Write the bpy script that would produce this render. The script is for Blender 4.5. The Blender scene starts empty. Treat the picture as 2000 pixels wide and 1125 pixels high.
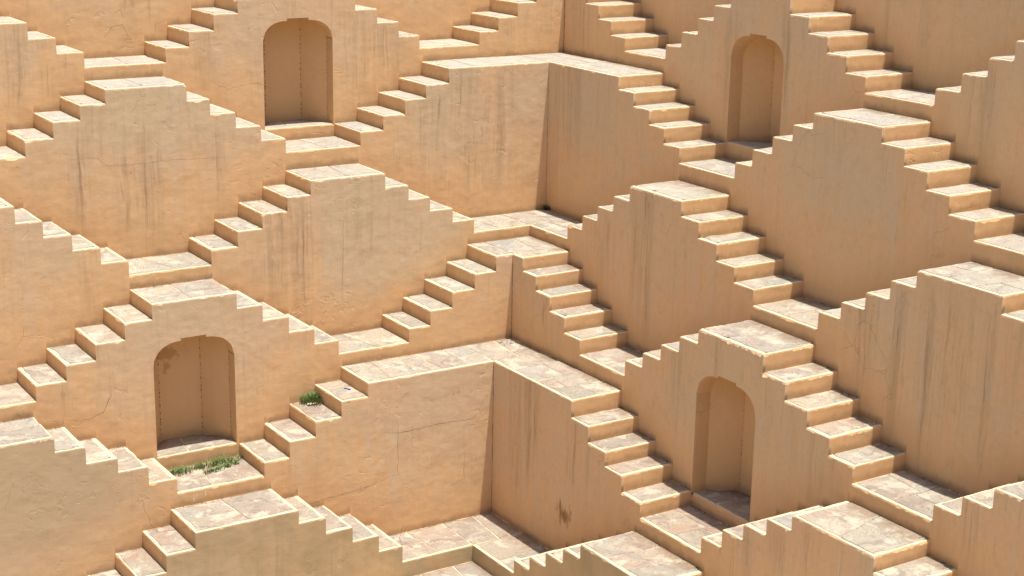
import bpy, bmesh, math, random
from mathutils import Vector, Matrix, noise, geometry

# ---------------------------------------------------------------- camera, sky, sun, exposure
scene = bpy.context.scene
cam_data = bpy.data.cameras.new('camera')
cam = bpy.data.objects.new('camera', cam_data)
scene.collection.objects.link(cam)
CAM_POS = Vector((-15.524, -22.732, 7.504))
_yaw, _pitch, _roll = 0.56978052, -0.26658072, 0.01750347
_f = Vector((math.sin(_yaw)*math.cos(_pitch), math.cos(_yaw)*math.cos(_pitch), math.sin(_pitch)))
_r0 = Vector((math.cos(_yaw), -math.sin(_yaw), 0)); _u0 = _r0.cross(_f)
_r = math.cos(_roll)*_r0 + math.sin(_roll)*_u0
_u = -math.sin(_roll)*_r0 + math.cos(_roll)*_u0
cam.matrix_world = Matrix(((_r.x, _u.x, -_f.x, CAM_POS.x), (_r.y, _u.y, -_f.y, CAM_POS.y), (_r.z, _u.z, -_f.z, CAM_POS.z), (0, 0, 0, 1)))
cam_data.sensor_width = 36.0
cam_data.lens = 3130.58/2000*36.0
cam_data.clip_end = 2000
scene.camera = cam

SUN = Vector((0.088, -0.148, 1.0)).normalized()
world = bpy.data.worlds.new('World'); scene.world = world; world.use_nodes = True
wn = world.node_tree; bg = wn.nodes['Background']
sky = wn.nodes.new('ShaderNodeTexSky'); sky.sky_type = 'NISHITA'; sky.sun_disc = False
sky.sun_elevation = math.asin(SUN.z)
sky.sun_rotation = math.atan2(SUN.x, SUN.y)
sky.dust_density = 3.0; sky.air_density = 1.2
wn.links.new(sky.outputs[0], bg.inputs[0]); bg.inputs[1].default_value = 0.10
sun_data = bpy.data.lights.new('sun', 'SUN'); sun_data.energy = 4.9; sun_data.angle = math.radians(0.6)
sun_data.color = (1.0, 0.95, 0.87)
sun = bpy.data.objects.new('sun', sun_data); scene.collection.objects.link(sun)
sun.rotation_euler = SUN.to_track_quat('Z', 'Y').to_euler()
scene.view_settings.view_transform = 'Standard'; scene.view_settings.look = 'None'
scene.view_settings.exposure = 0.46; scene.view_settings.gamma = 1.0
scene.view_settings.use_curve_mapping = False
scene.render.engine = 'CYCLES'
scene.cycles.max_bounces = 8; scene.cycles.diffuse_bounces = 6

# ---------------------------------------------------------------- measured layout (metres)
# PLANE_Y[k+1] / PLANE_X[k+1]: face plane of tier k on the left / right side; k = -1 .. 6
# treads of each tier: kind (s step, v low landing, a high landing, c at the corner), from, to, level
PLANE_Y = [0.885, -0.0, -0.894, -1.767, -2.634, -3.499, -4.388, -5.262]
PLANE_X = [0.885, 0.0, -0.888, -1.772, -2.644, -3.504, -4.371, -5.245]
TREADS = {
 'LZ': [('a',-11.100,-9.880,5.500), ('s',-9.880,-9.494,5.280), ('s',-9.494,-9.104,5.062), ('s',-9.104,-8.712,4.834), ('s',-8.712,-8.319,4.611), ('v',-8.319,-7.097,4.395), ('s',-7.097,-6.726,4.609), ('s',-6.726,-6.331,4.834), ('s',-6.331,-5.941,5.075), ('s',-5.941,-5.550,5.280), ('a',-5.550,-4.360,5.500), ('s',-4.360,-3.967,5.275), ('s',-3.967,-3.582,5.053), ('s',-3.582,-3.195,4.836), ('s',-3.195,-2.815,4.603), ('v',-2.815,-1.684,4.397), ('s',-1.684,-1.318,4.610), ('s',-1.318,-0.941,4.828), ('s',-0.941,-0.571,5.055), ('s',-0.571,-0.190,5.280), ('ac',-0.190,0.000,5.500)],
 'LA': [('v',-11.100,-9.856,3.100), ('s',-9.856,-9.488,3.339), ('s',-9.488,-9.090,3.562), ('s',-9.090,-8.702,3.787), ('s',-8.702,-8.333,3.992), ('a',-8.333,-7.138,4.191), ('s',-7.138,-6.790,3.955), ('s',-6.790,-6.396,3.732), ('s',-6.396,-6.002,3.507), ('s',-6.002,-5.605,3.287), ('v',-5.605,-4.351,3.072), ('s',-4.351,-3.955,3.283), ('s',-3.955,-3.567,3.506), ('s',-3.567,-3.196,3.730), ('s',-3.196,-2.777,3.940), ('ac',-2.777,-0.888,4.175)],
 'LB': [('a',-11.150,-9.923,2.860), ('s',-9.923,-9.563,2.624), ('s',-9.563,-9.179,2.393), ('s',-9.179,-8.795,2.165), ('s',-8.795,-8.407,1.935), ('v',-8.407,-7.190,1.720), ('s',-7.190,-6.781,1.938), ('s',-6.781,-6.394,2.163), ('s',-6.394,-5.999,2.380), ('s',-5.999,-5.619,2.585), ('a',-5.619,-4.387,2.796), ('s',-4.387,-3.988,2.576), ('s',-3.988,-3.615,2.354), ('s',-3.615,-3.209,2.137), ('s',-3.209,-2.820,1.921), ('vc',-2.820,-1.772,1.709)],
 'LC': [('v',-11.250,-10.030,0.417), ('s',-10.030,-9.617,0.629), ('s',-9.617,-9.209,0.846), ('s',-9.209,-8.799,1.074), ('s',-8.799,-8.409,1.302), ('a',-8.409,-7.186,1.517), ('s',-7.186,-6.802,1.294), ('s',-6.802,-6.404,1.062), ('s',-6.404,-6.009,0.828), ('s',-6.009,-5.623,0.594), ('v',-5.623,-4.456,0.383), ('s',-4.456,-4.093,0.593), ('s',-4.093,-3.712,0.819), ('s',-3.712,-3.318,1.060), ('s',-3.318,-2.941,1.291), ('ac',-2.941,-2.644,1.526)],
 'LD': [('a',-11.300,-10.077,0.209), ('s',-10.077,-9.683,0.001), ('s',-9.683,-9.267,-0.234), ('s',-9.267,-8.860,-0.432), ('s',-8.860,-8.472,-0.676), ('v',-8.472,-7.211,-0.897), ('s',-7.211,-6.825,-0.705), ('s',-6.825,-6.422,-0.470), ('s',-6.422,-6.017,-0.246), ('s',-6.017,-5.593,-0.019), ('ac',-5.593,-3.504,0.183)],
 'LE': [('v',-11.300,-10.150,-2.230), ('s',-10.150,-9.760,-2.010), ('s',-9.760,-9.369,-1.790), ('s',-9.369,-8.984,-1.563), ('s',-8.984,-8.580,-1.328), ('a',-8.580,-7.114,-1.102), ('s',-7.114,-6.713,-1.294), ('s',-6.713,-6.309,-1.527), ('s',-6.309,-5.903,-1.741), ('s',-5.903,-5.529,-1.986), ('vc',-5.529,-4.371,-2.233)],
 'RZ': [('ac',0.000,0.230,5.500), ('s',0.230,0.616,5.280), ('s',0.616,0.988,5.067), ('s',0.988,1.355,4.845), ('s',1.355,1.746,4.615), ('v',1.746,2.831,4.402), ('s',2.831,3.212,4.622), ('s',3.212,3.598,4.856), ('s',3.598,3.960,5.100), ('s',3.960,4.340,5.326), ('a',4.340,5.614,5.566), ('s',5.614,6.016,5.344), ('s',6.016,6.410,5.119), ('s',6.410,6.796,4.892), ('s',6.796,7.187,4.664), ('v',7.187,8.434,4.445), ('s',8.434,8.850,4.668), ('s',8.850,9.251,4.911), ('s',9.251,9.639,5.153), ('s',9.639,10.002,5.400), ('a',10.002,11.300,5.620)],
 'RA': [('ac',0.894,2.823,4.175), ('s',2.823,3.220,3.976), ('s',3.220,3.626,3.770), ('s',3.626,4.003,3.548), ('s',4.003,4.393,3.317), ('v',4.393,5.661,3.086), ('s',5.661,6.018,3.317), ('s',6.018,6.413,3.557), ('s',6.413,6.803,3.799), ('s',6.803,7.181,4.021), ('a',7.181,8.427,4.235), ('s',8.427,8.838,4.032), ('s',8.838,9.237,3.808), ('s',9.237,9.623,3.579), ('s',9.623,10.049,3.352), ('v',10.049,11.300,3.117)],
 'RB': [('vc',1.767,2.833,1.709), ('s',2.833,3.223,1.931), ('s',3.223,3.613,2.154), ('s',3.613,4.004,2.374), ('s',4.004,4.398,2.605), ('a',4.398,5.597,2.833), ('s',5.597,5.995,2.614), ('s',5.995,6.398,2.387), ('s',6.398,6.791,2.155), ('s',6.791,7.199,1.943), ('v',7.199,8.448,1.719), ('s',8.448,8.835,1.956), ('s',8.835,9.237,2.178), ('s',9.237,9.629,2.402), ('s',9.629,10.028,2.643), ('a',10.028,11.299,2.854), ('s',11.299,11.701,2.647), ('s',11.701,12.100,2.420), ('s',12.100,12.500,2.200), ('s',12.500,12.900,1.970)],
 'RC': [('ac',2.634,2.913,1.526), ('s',2.913,3.283,1.322), ('s',3.283,3.672,1.097), ('s',3.672,4.069,0.876), ('s',4.069,4.481,0.642), ('v',4.481,5.598,0.416), ('s',5.598,5.991,0.649), ('s',5.991,6.385,0.868), ('s',6.385,6.778,1.093), ('s',6.778,7.163,1.314), ('a',7.163,8.436,1.518), ('s',8.436,8.864,1.279), ('s',8.864,9.280,1.045), ('s',9.280,9.685,0.825), ('s',9.685,10.099,0.604), ('v',10.099,11.366,0.389), ('s',11.366,11.757,0.596), ('s',11.757,12.171,0.832), ('s',12.171,12.557,1.074), ('s',12.557,12.950,1.300), ('a',12.950,14.100,1.520)],
 'RD': [('ac',3.499,5.544,0.183), ('s',5.544,5.953,-0.069), ('s',5.953,6.367,-0.303), ('s',6.367,6.757,-0.507), ('s',6.757,7.186,-0.746), ('v',7.186,8.457,-0.953), ('s',8.457,8.844,-0.728), ('s',8.844,9.223,-0.479), ('s',9.223,9.628,-0.263), ('s',9.628,10.050,-0.041), ('a',10.050,11.362,0.164), ('s',11.362,11.782,-0.027), ('s',11.782,12.180,-0.250), ('s',12.180,12.580,-0.480), ('s',12.580,12.980,-0.710), ('v',12.980,14.200,-0.950)],
 'RE': [('vc',4.388,5.496,-2.233), ('s',5.496,5.888,-2.024), ('s',5.888,6.280,-1.818), ('s',6.280,6.687,-1.598), ('s',6.687,7.079,-1.380), ('a',7.079,8.544,-1.168), ('s',8.544,8.940,-1.380), ('s',8.940,9.340,-1.600)],
}
CRACKS = [
 ('L',5,[(-6.012,-0.205),(-5.602,-0.278),(-5.205,-0.273),(-4.985,-0.263),(-4.551,-0.286),(-4.371,-0.275),(-4.208,-0.036),(-4.096,0.095)],0.008),
 ('L',5,[(-7.139,-1.068),(-6.621,-1.013),(-6.258,-0.993),(-5.956,-0.949),(-5.620,-0.876)],0.008),
 ('L',5,[(-4.823,-1.255),(-4.524,-1.177),(-4.526,-0.767)],0.005),
 ('L',5,[(-5.594,-0.074),(-5.601,-0.506),(-5.602,-0.911)],0.005),
 ('L',5,[(-5.501,-1.620),(-5.543,-1.715),(-5.580,-1.859),(-5.537,-1.973)],0.008),
 ('L',5,[(-9.271,-0.440),(-9.252,-0.617),(-9.154,-0.885),(-9.086,-0.980),(-8.862,-0.999),(-8.669,-0.981),(-8.459,-0.944)],0.006),
 ('L',4,[(-9.314,0.825),(-9.312,0.633),(-9.426,0.422),(-9.567,0.379),(-9.742,0.352),(-9.919,0.421)],0.007),
 ('L',1,[(-6.819,4.235),(-6.677,4.158),(-6.502,4.071),(-6.296,4.121),(-6.064,4.138),(-5.883,4.073),(-5.691,4.022)],0.005),
 ('L',2,[(-9.463,3.429),(-9.132,3.423),(-8.760,3.399),(-8.719,3.345),(-8.628,3.280),(-8.201,3.273),(-7.665,3.286),(-6.573,3.233)],0.005),
 ('L',3,[(-6.001,2.392),(-5.765,2.375),(-5.526,2.361),(-5.542,1.887),(-5.562,1.183)],0.004),
 ('L',0,[(-7.872,5.108),(-7.751,5.194),(-7.688,5.048)],0.006),
 ('L',0,[(-8.012,4.804),(-7.880,4.957),(-7.731,4.974),(-7.654,4.796),(-7.592,4.771)],0.006),
 ('L',0,[(-7.248,4.832),(-7.234,4.962),(-6.998,5.045),(-6.938,5.119)],0.005),
 ('L',0,[(-7.866,4.631),(-7.708,4.661),(-7.576,4.632),(-7.603,4.718)],0.005),
]
# rain-stain runs: side, tier+1, u, half width, z top, z bottom, strength
STAINS = [('L',2,-8.77,0.12,3.39,2.01,0.9), ('L',2,-8.13,0.05,3.34,2.12,0.9), ('L',2,-7.79,0.12,3.35,1.82,1), ('L',2,-7.67,0.05,3.23,1.88,0.8), ('L',2,-6.65,0.11,3.37,2.38,0.7), ('L',2,-8.66,0.36,4.10,3.39,0.35), ('L',1,-9.36,0.05,4.96,3.81,0.8), ('L',1,-9.20,0.09,4.95,3.95,0.5), ('L',1,-8.88,0.07,4.79,4.00,0.8), ('L',1,-8.61,0.09,4.56,4.05,0.5), ('L',1,-3.92,0.13,4.80,3.30,0.8), ('L',1,-3.51,0.17,4.70,3.56,0.8), ('L',1,-3.20,0.13,4.53,3.62,0.8), ('L',1,-6.47,0.11,4.83,4.03,0.7), ('L',1,-5.65,0.07,4.80,3.71,0.3), ('L',1,-1.06,0.30,4.94,4.17,0.5), ('L',1,-0.45,0.15,5.04,4.14,0.6), ('L',2,-3.03,0.23,3.65,2.17,0.5), ('L',2,-2.47,0.21,3.94,2.03,0.5), ('L',2,-1.75,0.14,4.06,2.47,0.8), ('L',2,-2.04,0.12,3.75,1.98,0.4), ('L',3,-6.21,0.18,2.38,0.80,0.9), ('L',3,-5.77,0.15,2.36,0.90,0.8), ('L',3,-4.88,0.07,2.83,1.73,0.5), ('L',3,-4.74,0.05,2.81,1.72,0.4), ('L',3,-8.97,0.06,1.78,0.61,0.3), ('L',4,-9.63,0.07,0.52,0.02,0.5), ('L',6,-8.45,0.21,-1.05,-1.74,0.5), ('L',6,-7.44,0.19,-1.20,-1.98,0.4), ('L',6,-6.54,0.16,-1.63,-2.20,0.4), ('L',0,-6.93,0.07,5.23,4.69,0.9), ('L',0,-7.28,0.07,5.24,4.78,0.5), ('L',0,-8.82,0.04,5.29,4.92,0.5), ('L',5,-10.38,0.26,0.08,-1.44,0.25), ('R',1,0.64,0.06,4.95,4.24,1), ('R',1,0.34,0.09,5.01,4.25,0.4), ('R',1,4.39,0.14,4.99,3.56,0.6), ('R',1,5.60,0.08,5.26,3.82,0.5), ('R',1,5.99,0.15,5.01,3.73,0.4), ('R',1,9.30,0.08,4.98,3.23,0.8), ('R',1,9.02,0.16,4.89,3.30,0.3), ('R',2,1.50,0.12,4.09,2.76,0.6), ('R',2,1.70,0.07,4.11,2.88,0.8), ('R',2,1.23,0.18,4.05,1.87,0.4), ('R',3,3.66,0.10,2.01,0.51,0.5), ('R',3,3.92,0.08,2.15,0.90,0.6), ('R',3,4.83,0.11,2.71,0.75,1), ('R',3,4.59,0.10,2.59,1.07,0.5), ('R',4,3.55,0.05,1.07,0.43,0.9), ('R',4,3.83,0.07,0.98,0.35,0.5), ('R',4,6.71,0.09,1.06,-0.15,0.4), ('R',4,7.56,0.05,1.43,0.96,0.6), ('R',5,4.49,0.13,0.15,-1.28,0.9), ('R',5,4.69,0.09,0.17,-0.98,0.7), ('R',5,4.18,0.14,0.10,-1.55,0.5), ('R',5,5.61,0.06,-0.15,-0.90,0.6), ('R',3,9.22,0.06,2.27,1.06,0.9), ('R',3,9.37,0.05,2.24,0.97,0.5), ('R',3,9.82,0.10,2.42,0.48,0.8), ('R',3,10.32,0.08,2.61,0.04,0.9), ('R',3,10.51,0.11,2.65,1.33,0.7), ('R',3,10.89,0.14,2.63,1.69,0.4), ('R',3,11.21,0.03,2.59,0.78,1), ('R',3,11.52,0.08,2.55,1.87,0.4), ('R',4,9.06,0.07,1.25,0.35,0.4), ('R',4,9.51,0.14,0.80,-0.02,0.4), ('R',4,11.91,0.07,0.76,-0.01,0.7), ('R',4,11.46,0.07,0.48,-0.05,0.4), ('R',5,9.31,0.11,-0.47,-0.89,0.6), ('R',5,9.84,0.12,-0.20,-0.67,0.6), ('R',5,10.34,0.10,-0.01,-0.47,0.5), ('R',0,7.33,0.05,5.59,4.84,0.6), ('R',0,6.62,0.05,5.60,4.83,0.7), ('R',0,1.01,0.07,5.12,4.19,0.4), ('L',6,-4.83,0.39,-2.29,-2.51,0.9), ('L',6,-5.66,0.16,-2.14,-2.41,0.8), ]
LIME_RUNS = [('L', 4, -8.239, -0.93, -8.252, -1.06, 0.010), ('L', 4, -8.196, -0.93, -8.208, -1.03, 0.007), ('L', 4, -8.071, -0.92, -8.083, -1.02, 0.009), ('R', 4, 10.835, 0.085, 10.871, -0.6, 0.007)]
# bleached or patched areas: side, tier+1, u0, u1, z0, z1, strength
PATCHES = [('L',3,-5.51,-2.82,0.82,2.85,0.9), ('L',3,-7.28,-6.08,0.94,2.09,0.35), ('L',2,-9.36,-5.92,3.17,4.25,0.7), ('L',2,-3.49,-1.97,2.49,3.96,0.5), ('L',5,-5.57,-3.58,-0.10,-0.00,0.5), ('L',5,-10.76,-9.31,-1.06,0.09,0.6), ('L',4,-8.75,-7.22,0.94,1.38,0.6), ('L',3,-10.11,-8.87,1.62,2.83,0.6), ('R',2,6.53,8.90,2.87,3.72,0.7), ('R',2,1.60,3.58,2.86,4.02,0.4), ('R',3,7.33,8.52,1.36,1.45,0.3), ('R',3,2.86,3.58,1.12,1.69,0.3), ('R',4,6.48,9.77,-0.09,1.21,0.45), ('R',3,9.34,10.09,1.41,2.11,0.35), ('R',1,2.82,4.15,3.66,4.60,0.5), ('R',1,8.63,9.99,3.58,4.64,0.4), ]

TIER = 'ZABCDEF'
def shifted(key, dz, frm=None):
    return [(k, a, b, z+dz) for k, a, b, z in TREADS[key]]
TREADS['LF'] = shifted('LD', -2.67); TREADS['RF'] = shifted('RD', -2.67)
TREADS['LY'] = shifted('LA', 2.67); TREADS['RY'] = shifted('RA', 2.67)
for s_, pl in (('LF', PLANE_X[7]), ('LY', PLANE_X[0])):
    q = TREADS[s_][-1]; TREADS[s_][-1] = (q[0], q[1], pl, q[3])
for s_, pl in (('RF', PLANE_Y[7]), ('RY', PLANE_Y[0])):
    q = TREADS[s_][0]; TREADS[s_][0] = (q[0], -pl, q[2], q[3])
TREADS['LY'][-1] = TREADS['LY'][-1][:3]+(TREADS['RY'][0][3],)
TREADS['LF'][-1] = TREADS['LF'][-1][:3]+(TREADS['RF'][0][3],)

def tier_k(t): return -1 if t == 'Y' else TIER.index(t)
def front(side, k): return (PLANE_Y if side == 'L' else PLANE_X)[k+1]
def back(side, k): return (PLANE_Y if side == 'L' else PLANE_X)[k] if k >= 0 else front(side, k)+0.87
def P(side, k, u, v, z):
    """v = depth behind the tier's face"""
    return (u, front(side, k)+v, z) if side == 'L' else (front(side, k)+v, -u, z)
def names(k): return 'YZABCDEF'[k+1]
def tread_z(side, k, u):
    T = TREADS[side+names(k)]
    if u < T[0][1]: return T[0][3]
    for q in T:
        if q[1] <= u <= q[2]: return q[3]
    return T[-1][3]
def floor_z(side, k, u):
    """level of the tread right below the face of tier k at u"""
    if k >= 6: return -6.0
    return tread_z(side, k+1, u)

# ---------------------------------------------------------------- materials
def N(nt, typ, **kw):
    n = nt.nodes.new(typ)
    for a, b in kw.items():
        if a == 'inp':
            for i, v in b.items(): n.inputs[i].default_value = v
        else: setattr(n, a, b)
    return n
class G:
    def __init__(s, nt): s.nt = nt
    def l(s, a, b): s.nt.links.new(a, b)
    def val(s, x, sock):
        if hasattr(x, 'is_output') or isinstance(x, bpy.types.NodeSocket): s.l(x, sock)
        else: sock.default_value = x
    def math(s, op, a, b=0.0, clamp=False):
        n = N(s.nt, 'ShaderNodeMath', operation=op, use_clamp=clamp); s.val(a, n.inputs[0]); s.val(b, n.inputs[1]); return n.outputs[0]
    def mix(s, f, a, b, mode='MIX'):
        n = N(s.nt, 'ShaderNodeMix', data_type='RGBA', blend_type=mode); s.val(f, n.inputs[0])
        for x, i in ((a, 6), (b, 7)):
            if isinstance(x, tuple): n.inputs[i].default_value = x+(1.0,) if len(x) == 3 else x
            else: s.l(x, n.inputs[i])
        return n.outputs[2]
    def noise(s, vec, scale, detail=4.0, rough=0.55, dist=0.0):
        n = N(s.nt, 'ShaderNodeTexNoise', inp={'Scale': scale, 'Detail': detail, 'Roughness': rough, 'Distortion': dist}); s.l(vec, n.inputs['Vector']); return n.outputs[0]
    def scale(s, vec, sc):
        n = N(s.nt, 'ShaderNodeVectorMath', operation='MULTIPLY'); s.l(vec, n.inputs[0]); n.inputs[1].default_value = sc; return n.outputs[0]
    def add(s, vec, b):
        n = N(s.nt, 'ShaderNodeVectorMath', operation='ADD'); s.l(vec, n.inputs[0]); s.val(b, n.inputs[1]); return n.outputs[0]
    def ramp(s, x, lo, hi, a=0.0, b=1.0):
        n = N(s.nt, 'ShaderNodeMapRange', interpolation_type='SMOOTHSTEP', inp={1: lo, 2: hi, 3: a, 4: b}); s.l(x, n.inputs[0]); return n.outputs[0]
    def attr(s, name):
        n = N(s.nt, 'ShaderNodeAttribute', attribute_name=name); return n.outputs['Fac']
def new_mat(name, rough=0.9):
    m = bpy.data.materials.new(name); m.use_nodes = True
    b = m.node_tree.nodes['Principled BSDF']; b.inputs['Roughness'].default_value = rough
    b.inputs['Specular IOR Level'].default_value = 0.2
    return m, m.node_tree, b, G(m.node_tree)

def make_plaster():
    m, nt, b, g = new_mat('ochre_plaster')
    pos = N(nt, 'ShaderNodeNewGeometry').outputs['Position']
    drop = g.attr('drop'); rise = g.attr('rise'); niche = g.attr('niche'); high = g.attr('high'); stain = g.attr('stain')
    big = g.noise(pos, 0.55, 3); mid = g.noise(g.scale(pos, (1, 1, 0.6)), 2.3, 5, 0.6); fine = g.noise(pos, 14, 5, 0.65)
    # warm ochre low on the wall, bleached grey buff higher up
    up = g.ramp(g.math('ADD', high, g.math('MULTIPLY', g.math('SUBTRACT', mid, 0.5), 2.4)), 0.25, 1.9)
    up = g.math('MULTIPLY', up, g.ramp(big, 0.36, 0.62, 0.25, 1.0))
    col = g.mix(up, PL_OCHRE, PL_BUFF)
    col = g.mix(g.ramp(mid, 0.35, 0.7, 0.0, 0.55), col, PL_PINK)
    col = g.mix(g.math('MULTIPLY', g.attr('bleach'), g.ramp(mid, 0.25, 0.6, 0.6, 1.0)), col, PL_BLEACH)
    col = g.mix(g.ramp(fine, 0.3, 0.75, 0.0, 0.22), col, PL_DARK)
    mott = g.noise(pos, 5.5, 6, 0.72); col = g.mix(g.ramp(mott, 0.52, 0.72, 0.0, 0.20), col, PL_STREAK); col = g.mix(g.ramp(mott, 0.30, 0.46, 0.35, 0.0), col, PL_PALE)
    # rain streaks running down from the treads
    wp = g.add(pos, g.scale(N_color(g, g.scale(pos, (0.8, 0.8, 1.6)), 1.0), (0.09, 0.09, 0.0)))
    sv = g.scale(wp, (7.0, 7.0, 0.3)); s1 = g.noise(sv, 1.0, 5, 0.62, 0.15)
    sv2 = g.scale(wp, (22.0, 22.0, 0.8)); s2 = g.noise(sv2, 1.0, 3, 0.6, 0.1)
    patch = g.ramp(g.noise(g.scale(pos, (1.1, 1.1, 0.35)), 1.0, 3), 0.47, 0.66)
    fade = g.ramp(drop, 0.0, 2.1, 1.0, 0.35)
    wide = g.math('MULTIPLY', g.ramp(s1, 0.50, 0.72), g.math('MULTIPLY', patch, fade))
    wide = g.math('MULTIPLY', wide, 0.55); wide = g.math('ADD', wide, g.math('MULTIPLY', stain, g.ramp(s1, 0.38, 0.64)))
    col = g.mix(g.math('MULTIPLY', wide, 0.5), col, PL_STREAK)
    thin = g.math('MULTIPLY', g.ramp(s2, 0.585, 0.66), g.math('MULTIPLY', g.ramp(s1, 0.40, 0.60), fade))
    thin = g.math('MULTIPLY', thin, g.ramp(g.noise(g.scale(pos, (2.0, 2.0, 0.7)), 1.0, 2), 0.42, 0.62))
    thin = g.math('ADD', g.math('MULTIPLY', thin, 0.4), g.math('MULTIPLY', g.math('MULTIPLY', stain, 0.6), g.ramp(s2, 0.53, 0.66)), True)
    col = g.mix(g.math('MULTIPLY', thin, 0.6), col, PL_GRIME_SHADE)
    soft = g.noise(g.scale(pos, (14.0, 14.0, 0.3)), 1.0, 3, 0.5)
    col = g.mix(g.ramp(soft, 0.5, 0.72, 0.0, 0.07), col, PL_STREAK)
    # pale lime runs
    pale = g.math('MULTIPLY', g.ramp(g.noise(g.scale(pos, (5.0, 5.0, 0.4)), 1.0, 3), 0.60, 0.72), 0.3)
    col = g.mix(pale, col, PL_PALE)
    # hairline cracks
    wv = g.add(pos, g.scale(N_color(g, pos, 3.0), (0.35, 0.35, 0.35)))
    vor = N(nt, 'ShaderNodeTexVoronoi', feature='DISTANCE_TO_EDGE', inp={'Scale': 1.9}); g.l(wv, vor.inputs['Vector'])
    cr = g.math('MULTIPLY', g.ramp(vor.outputs['Distance'], 0.002, 0.009, 1.0, 0.0), g.ramp(g.noise(pos, 0.9, 2), 0.60, 0.68))
    col = g.mix(g.math('MULTIPLY', cr, 0.2), col, PL_GRIME_SHADE)
    # pits and knocks
    pits = g.math('MULTIPLY', g.ramp(g.noise(pos, 17, 2, 0.5), 0.735, 0.78), g.ramp(g.noise(pos, 1.3, 2), 0.45, 0.6))
    col = g.mix(g.math('MULTIPLY', pits, 0.4), col, PL_GRIME_SHADE)
    # damp dirt and painted-in contact shade at the foot of the wall
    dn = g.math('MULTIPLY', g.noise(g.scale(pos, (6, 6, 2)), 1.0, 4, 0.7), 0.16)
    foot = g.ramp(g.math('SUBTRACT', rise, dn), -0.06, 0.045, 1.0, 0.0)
    col = g.mix(g.math('MULTIPLY', foot, 0.85), col, PL_GRIME_SHADE)
    foot2 = g.ramp(g.math('SUBTRACT', high, g.math('MULTIPLY', mid, 1.0)), -0.5, 0.25, 0.6, 0.0)
    col = g.mix(foot2, col, PL_RUST)
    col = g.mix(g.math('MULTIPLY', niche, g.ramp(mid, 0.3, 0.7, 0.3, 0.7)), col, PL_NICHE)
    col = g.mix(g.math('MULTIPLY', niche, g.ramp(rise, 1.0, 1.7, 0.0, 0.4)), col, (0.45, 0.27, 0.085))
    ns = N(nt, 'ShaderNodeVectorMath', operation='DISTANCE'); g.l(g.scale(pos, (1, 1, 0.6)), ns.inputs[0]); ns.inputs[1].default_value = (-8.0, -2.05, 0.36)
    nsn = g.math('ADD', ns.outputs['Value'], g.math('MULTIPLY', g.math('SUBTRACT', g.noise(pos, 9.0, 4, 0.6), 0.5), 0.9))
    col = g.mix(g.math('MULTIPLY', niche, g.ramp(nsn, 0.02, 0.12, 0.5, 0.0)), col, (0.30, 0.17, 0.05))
    px = N(nt, 'ShaderNodeSeparateXYZ'); g.l(pos, px.inputs[0])
    low = g.ramp(g.math('ADD', g.math('MAXIMUM', px.outputs[0], px.outputs[1]), 0.0), -4.25, -4.2, 1.0, 0.0)
    old = g.math('MULTIPLY', g.ramp(px.outputs[0], -9.6, -7.9, 0.75, 0.0), g.ramp(px.outputs[1], -3.46, -3.3, 1.0, 0.0))
    old = g.math('MULTIPLY', old, g.ramp(high, 0.1, 1.2, 0.25, 1.0)); col = g.mix(old, col, (0.47, 0.36, 0.235))
    low = g.math('MULTIPLY', low, g.ramp(mid, 0.3, 0.65, 0.9, 0.5))
    col = g.mix(low, col, PL_ALGAE)
    # rust coloured splash low on the right-hand wall
    sp = N(nt, 'ShaderNodeVectorMath', operation='DISTANCE'); g.l(g.scale(pos, (1, 1, 1.3)), sp.inputs[0]); sp.inputs[1].default_value = (-3.504, -5.42, -1.56*1.3)
    spn = g.math('ADD', sp.outputs['Value'], g.math('MULTIPLY', g.math('SUBTRACT', g.noise(g.scale(pos, (16, 16, 4)), 1.0, 4, 0.65), 0.5), 0.8))
    col = g.mix(g.ramp(spn, 0.03, 0.22, 0.75, 0.0), col, (0.20, 0.085, 0.015))
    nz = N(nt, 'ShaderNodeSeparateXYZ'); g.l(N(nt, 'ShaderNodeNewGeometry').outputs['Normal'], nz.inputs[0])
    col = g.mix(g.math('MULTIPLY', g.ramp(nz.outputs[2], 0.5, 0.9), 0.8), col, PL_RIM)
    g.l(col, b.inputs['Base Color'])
    # relief
    h = g.math('MULTIPLY', g.noise(pos, 2.2, 2), 0.020)
    h = g.math('ADD', h, g.math('MULTIPLY', g.noise(g.scale(pos, (1, 1, 1.7)), 6.0, 3, 0.45), 0.0045))
    h = g.math('ADD', h, g.math('MULTIPLY', g.noise(pos, 30, 3, 0.5), 0.0011))
    knock = g.math('MULTIPLY', g.ramp(g.noise(pos, 6.5, 3, 0.5, 0.6), 0.62, 0.66), g.ramp(g.noise(pos, 0.8, 2), 0.5, 0.6))
    h = g.math('SUBTRACT', h, g.math('MULTIPLY', knock, 0.0028))
    h = g.math('SUBTRACT', h, g.math('MULTIPLY', cr, 0.004)); h = g.math('SUBTRACT', h, g.math('MULTIPLY', pits, 0.006))
    bp = N(nt, 'ShaderNodeBump', inp={'Strength': 0.85, 'Distance': 1.0}); g.l(h, bp.inputs['Height']); g.l(bp.outputs[0], b.inputs['Normal'])
    return m
def N_color(g, vec, scale):
    n = N(g.nt, 'ShaderNodeTexNoise', inp={'Scale': scale, 'Detail': 3.0}); g.l(vec, n.inputs['Vector']); return n.outputs['Color']

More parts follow.
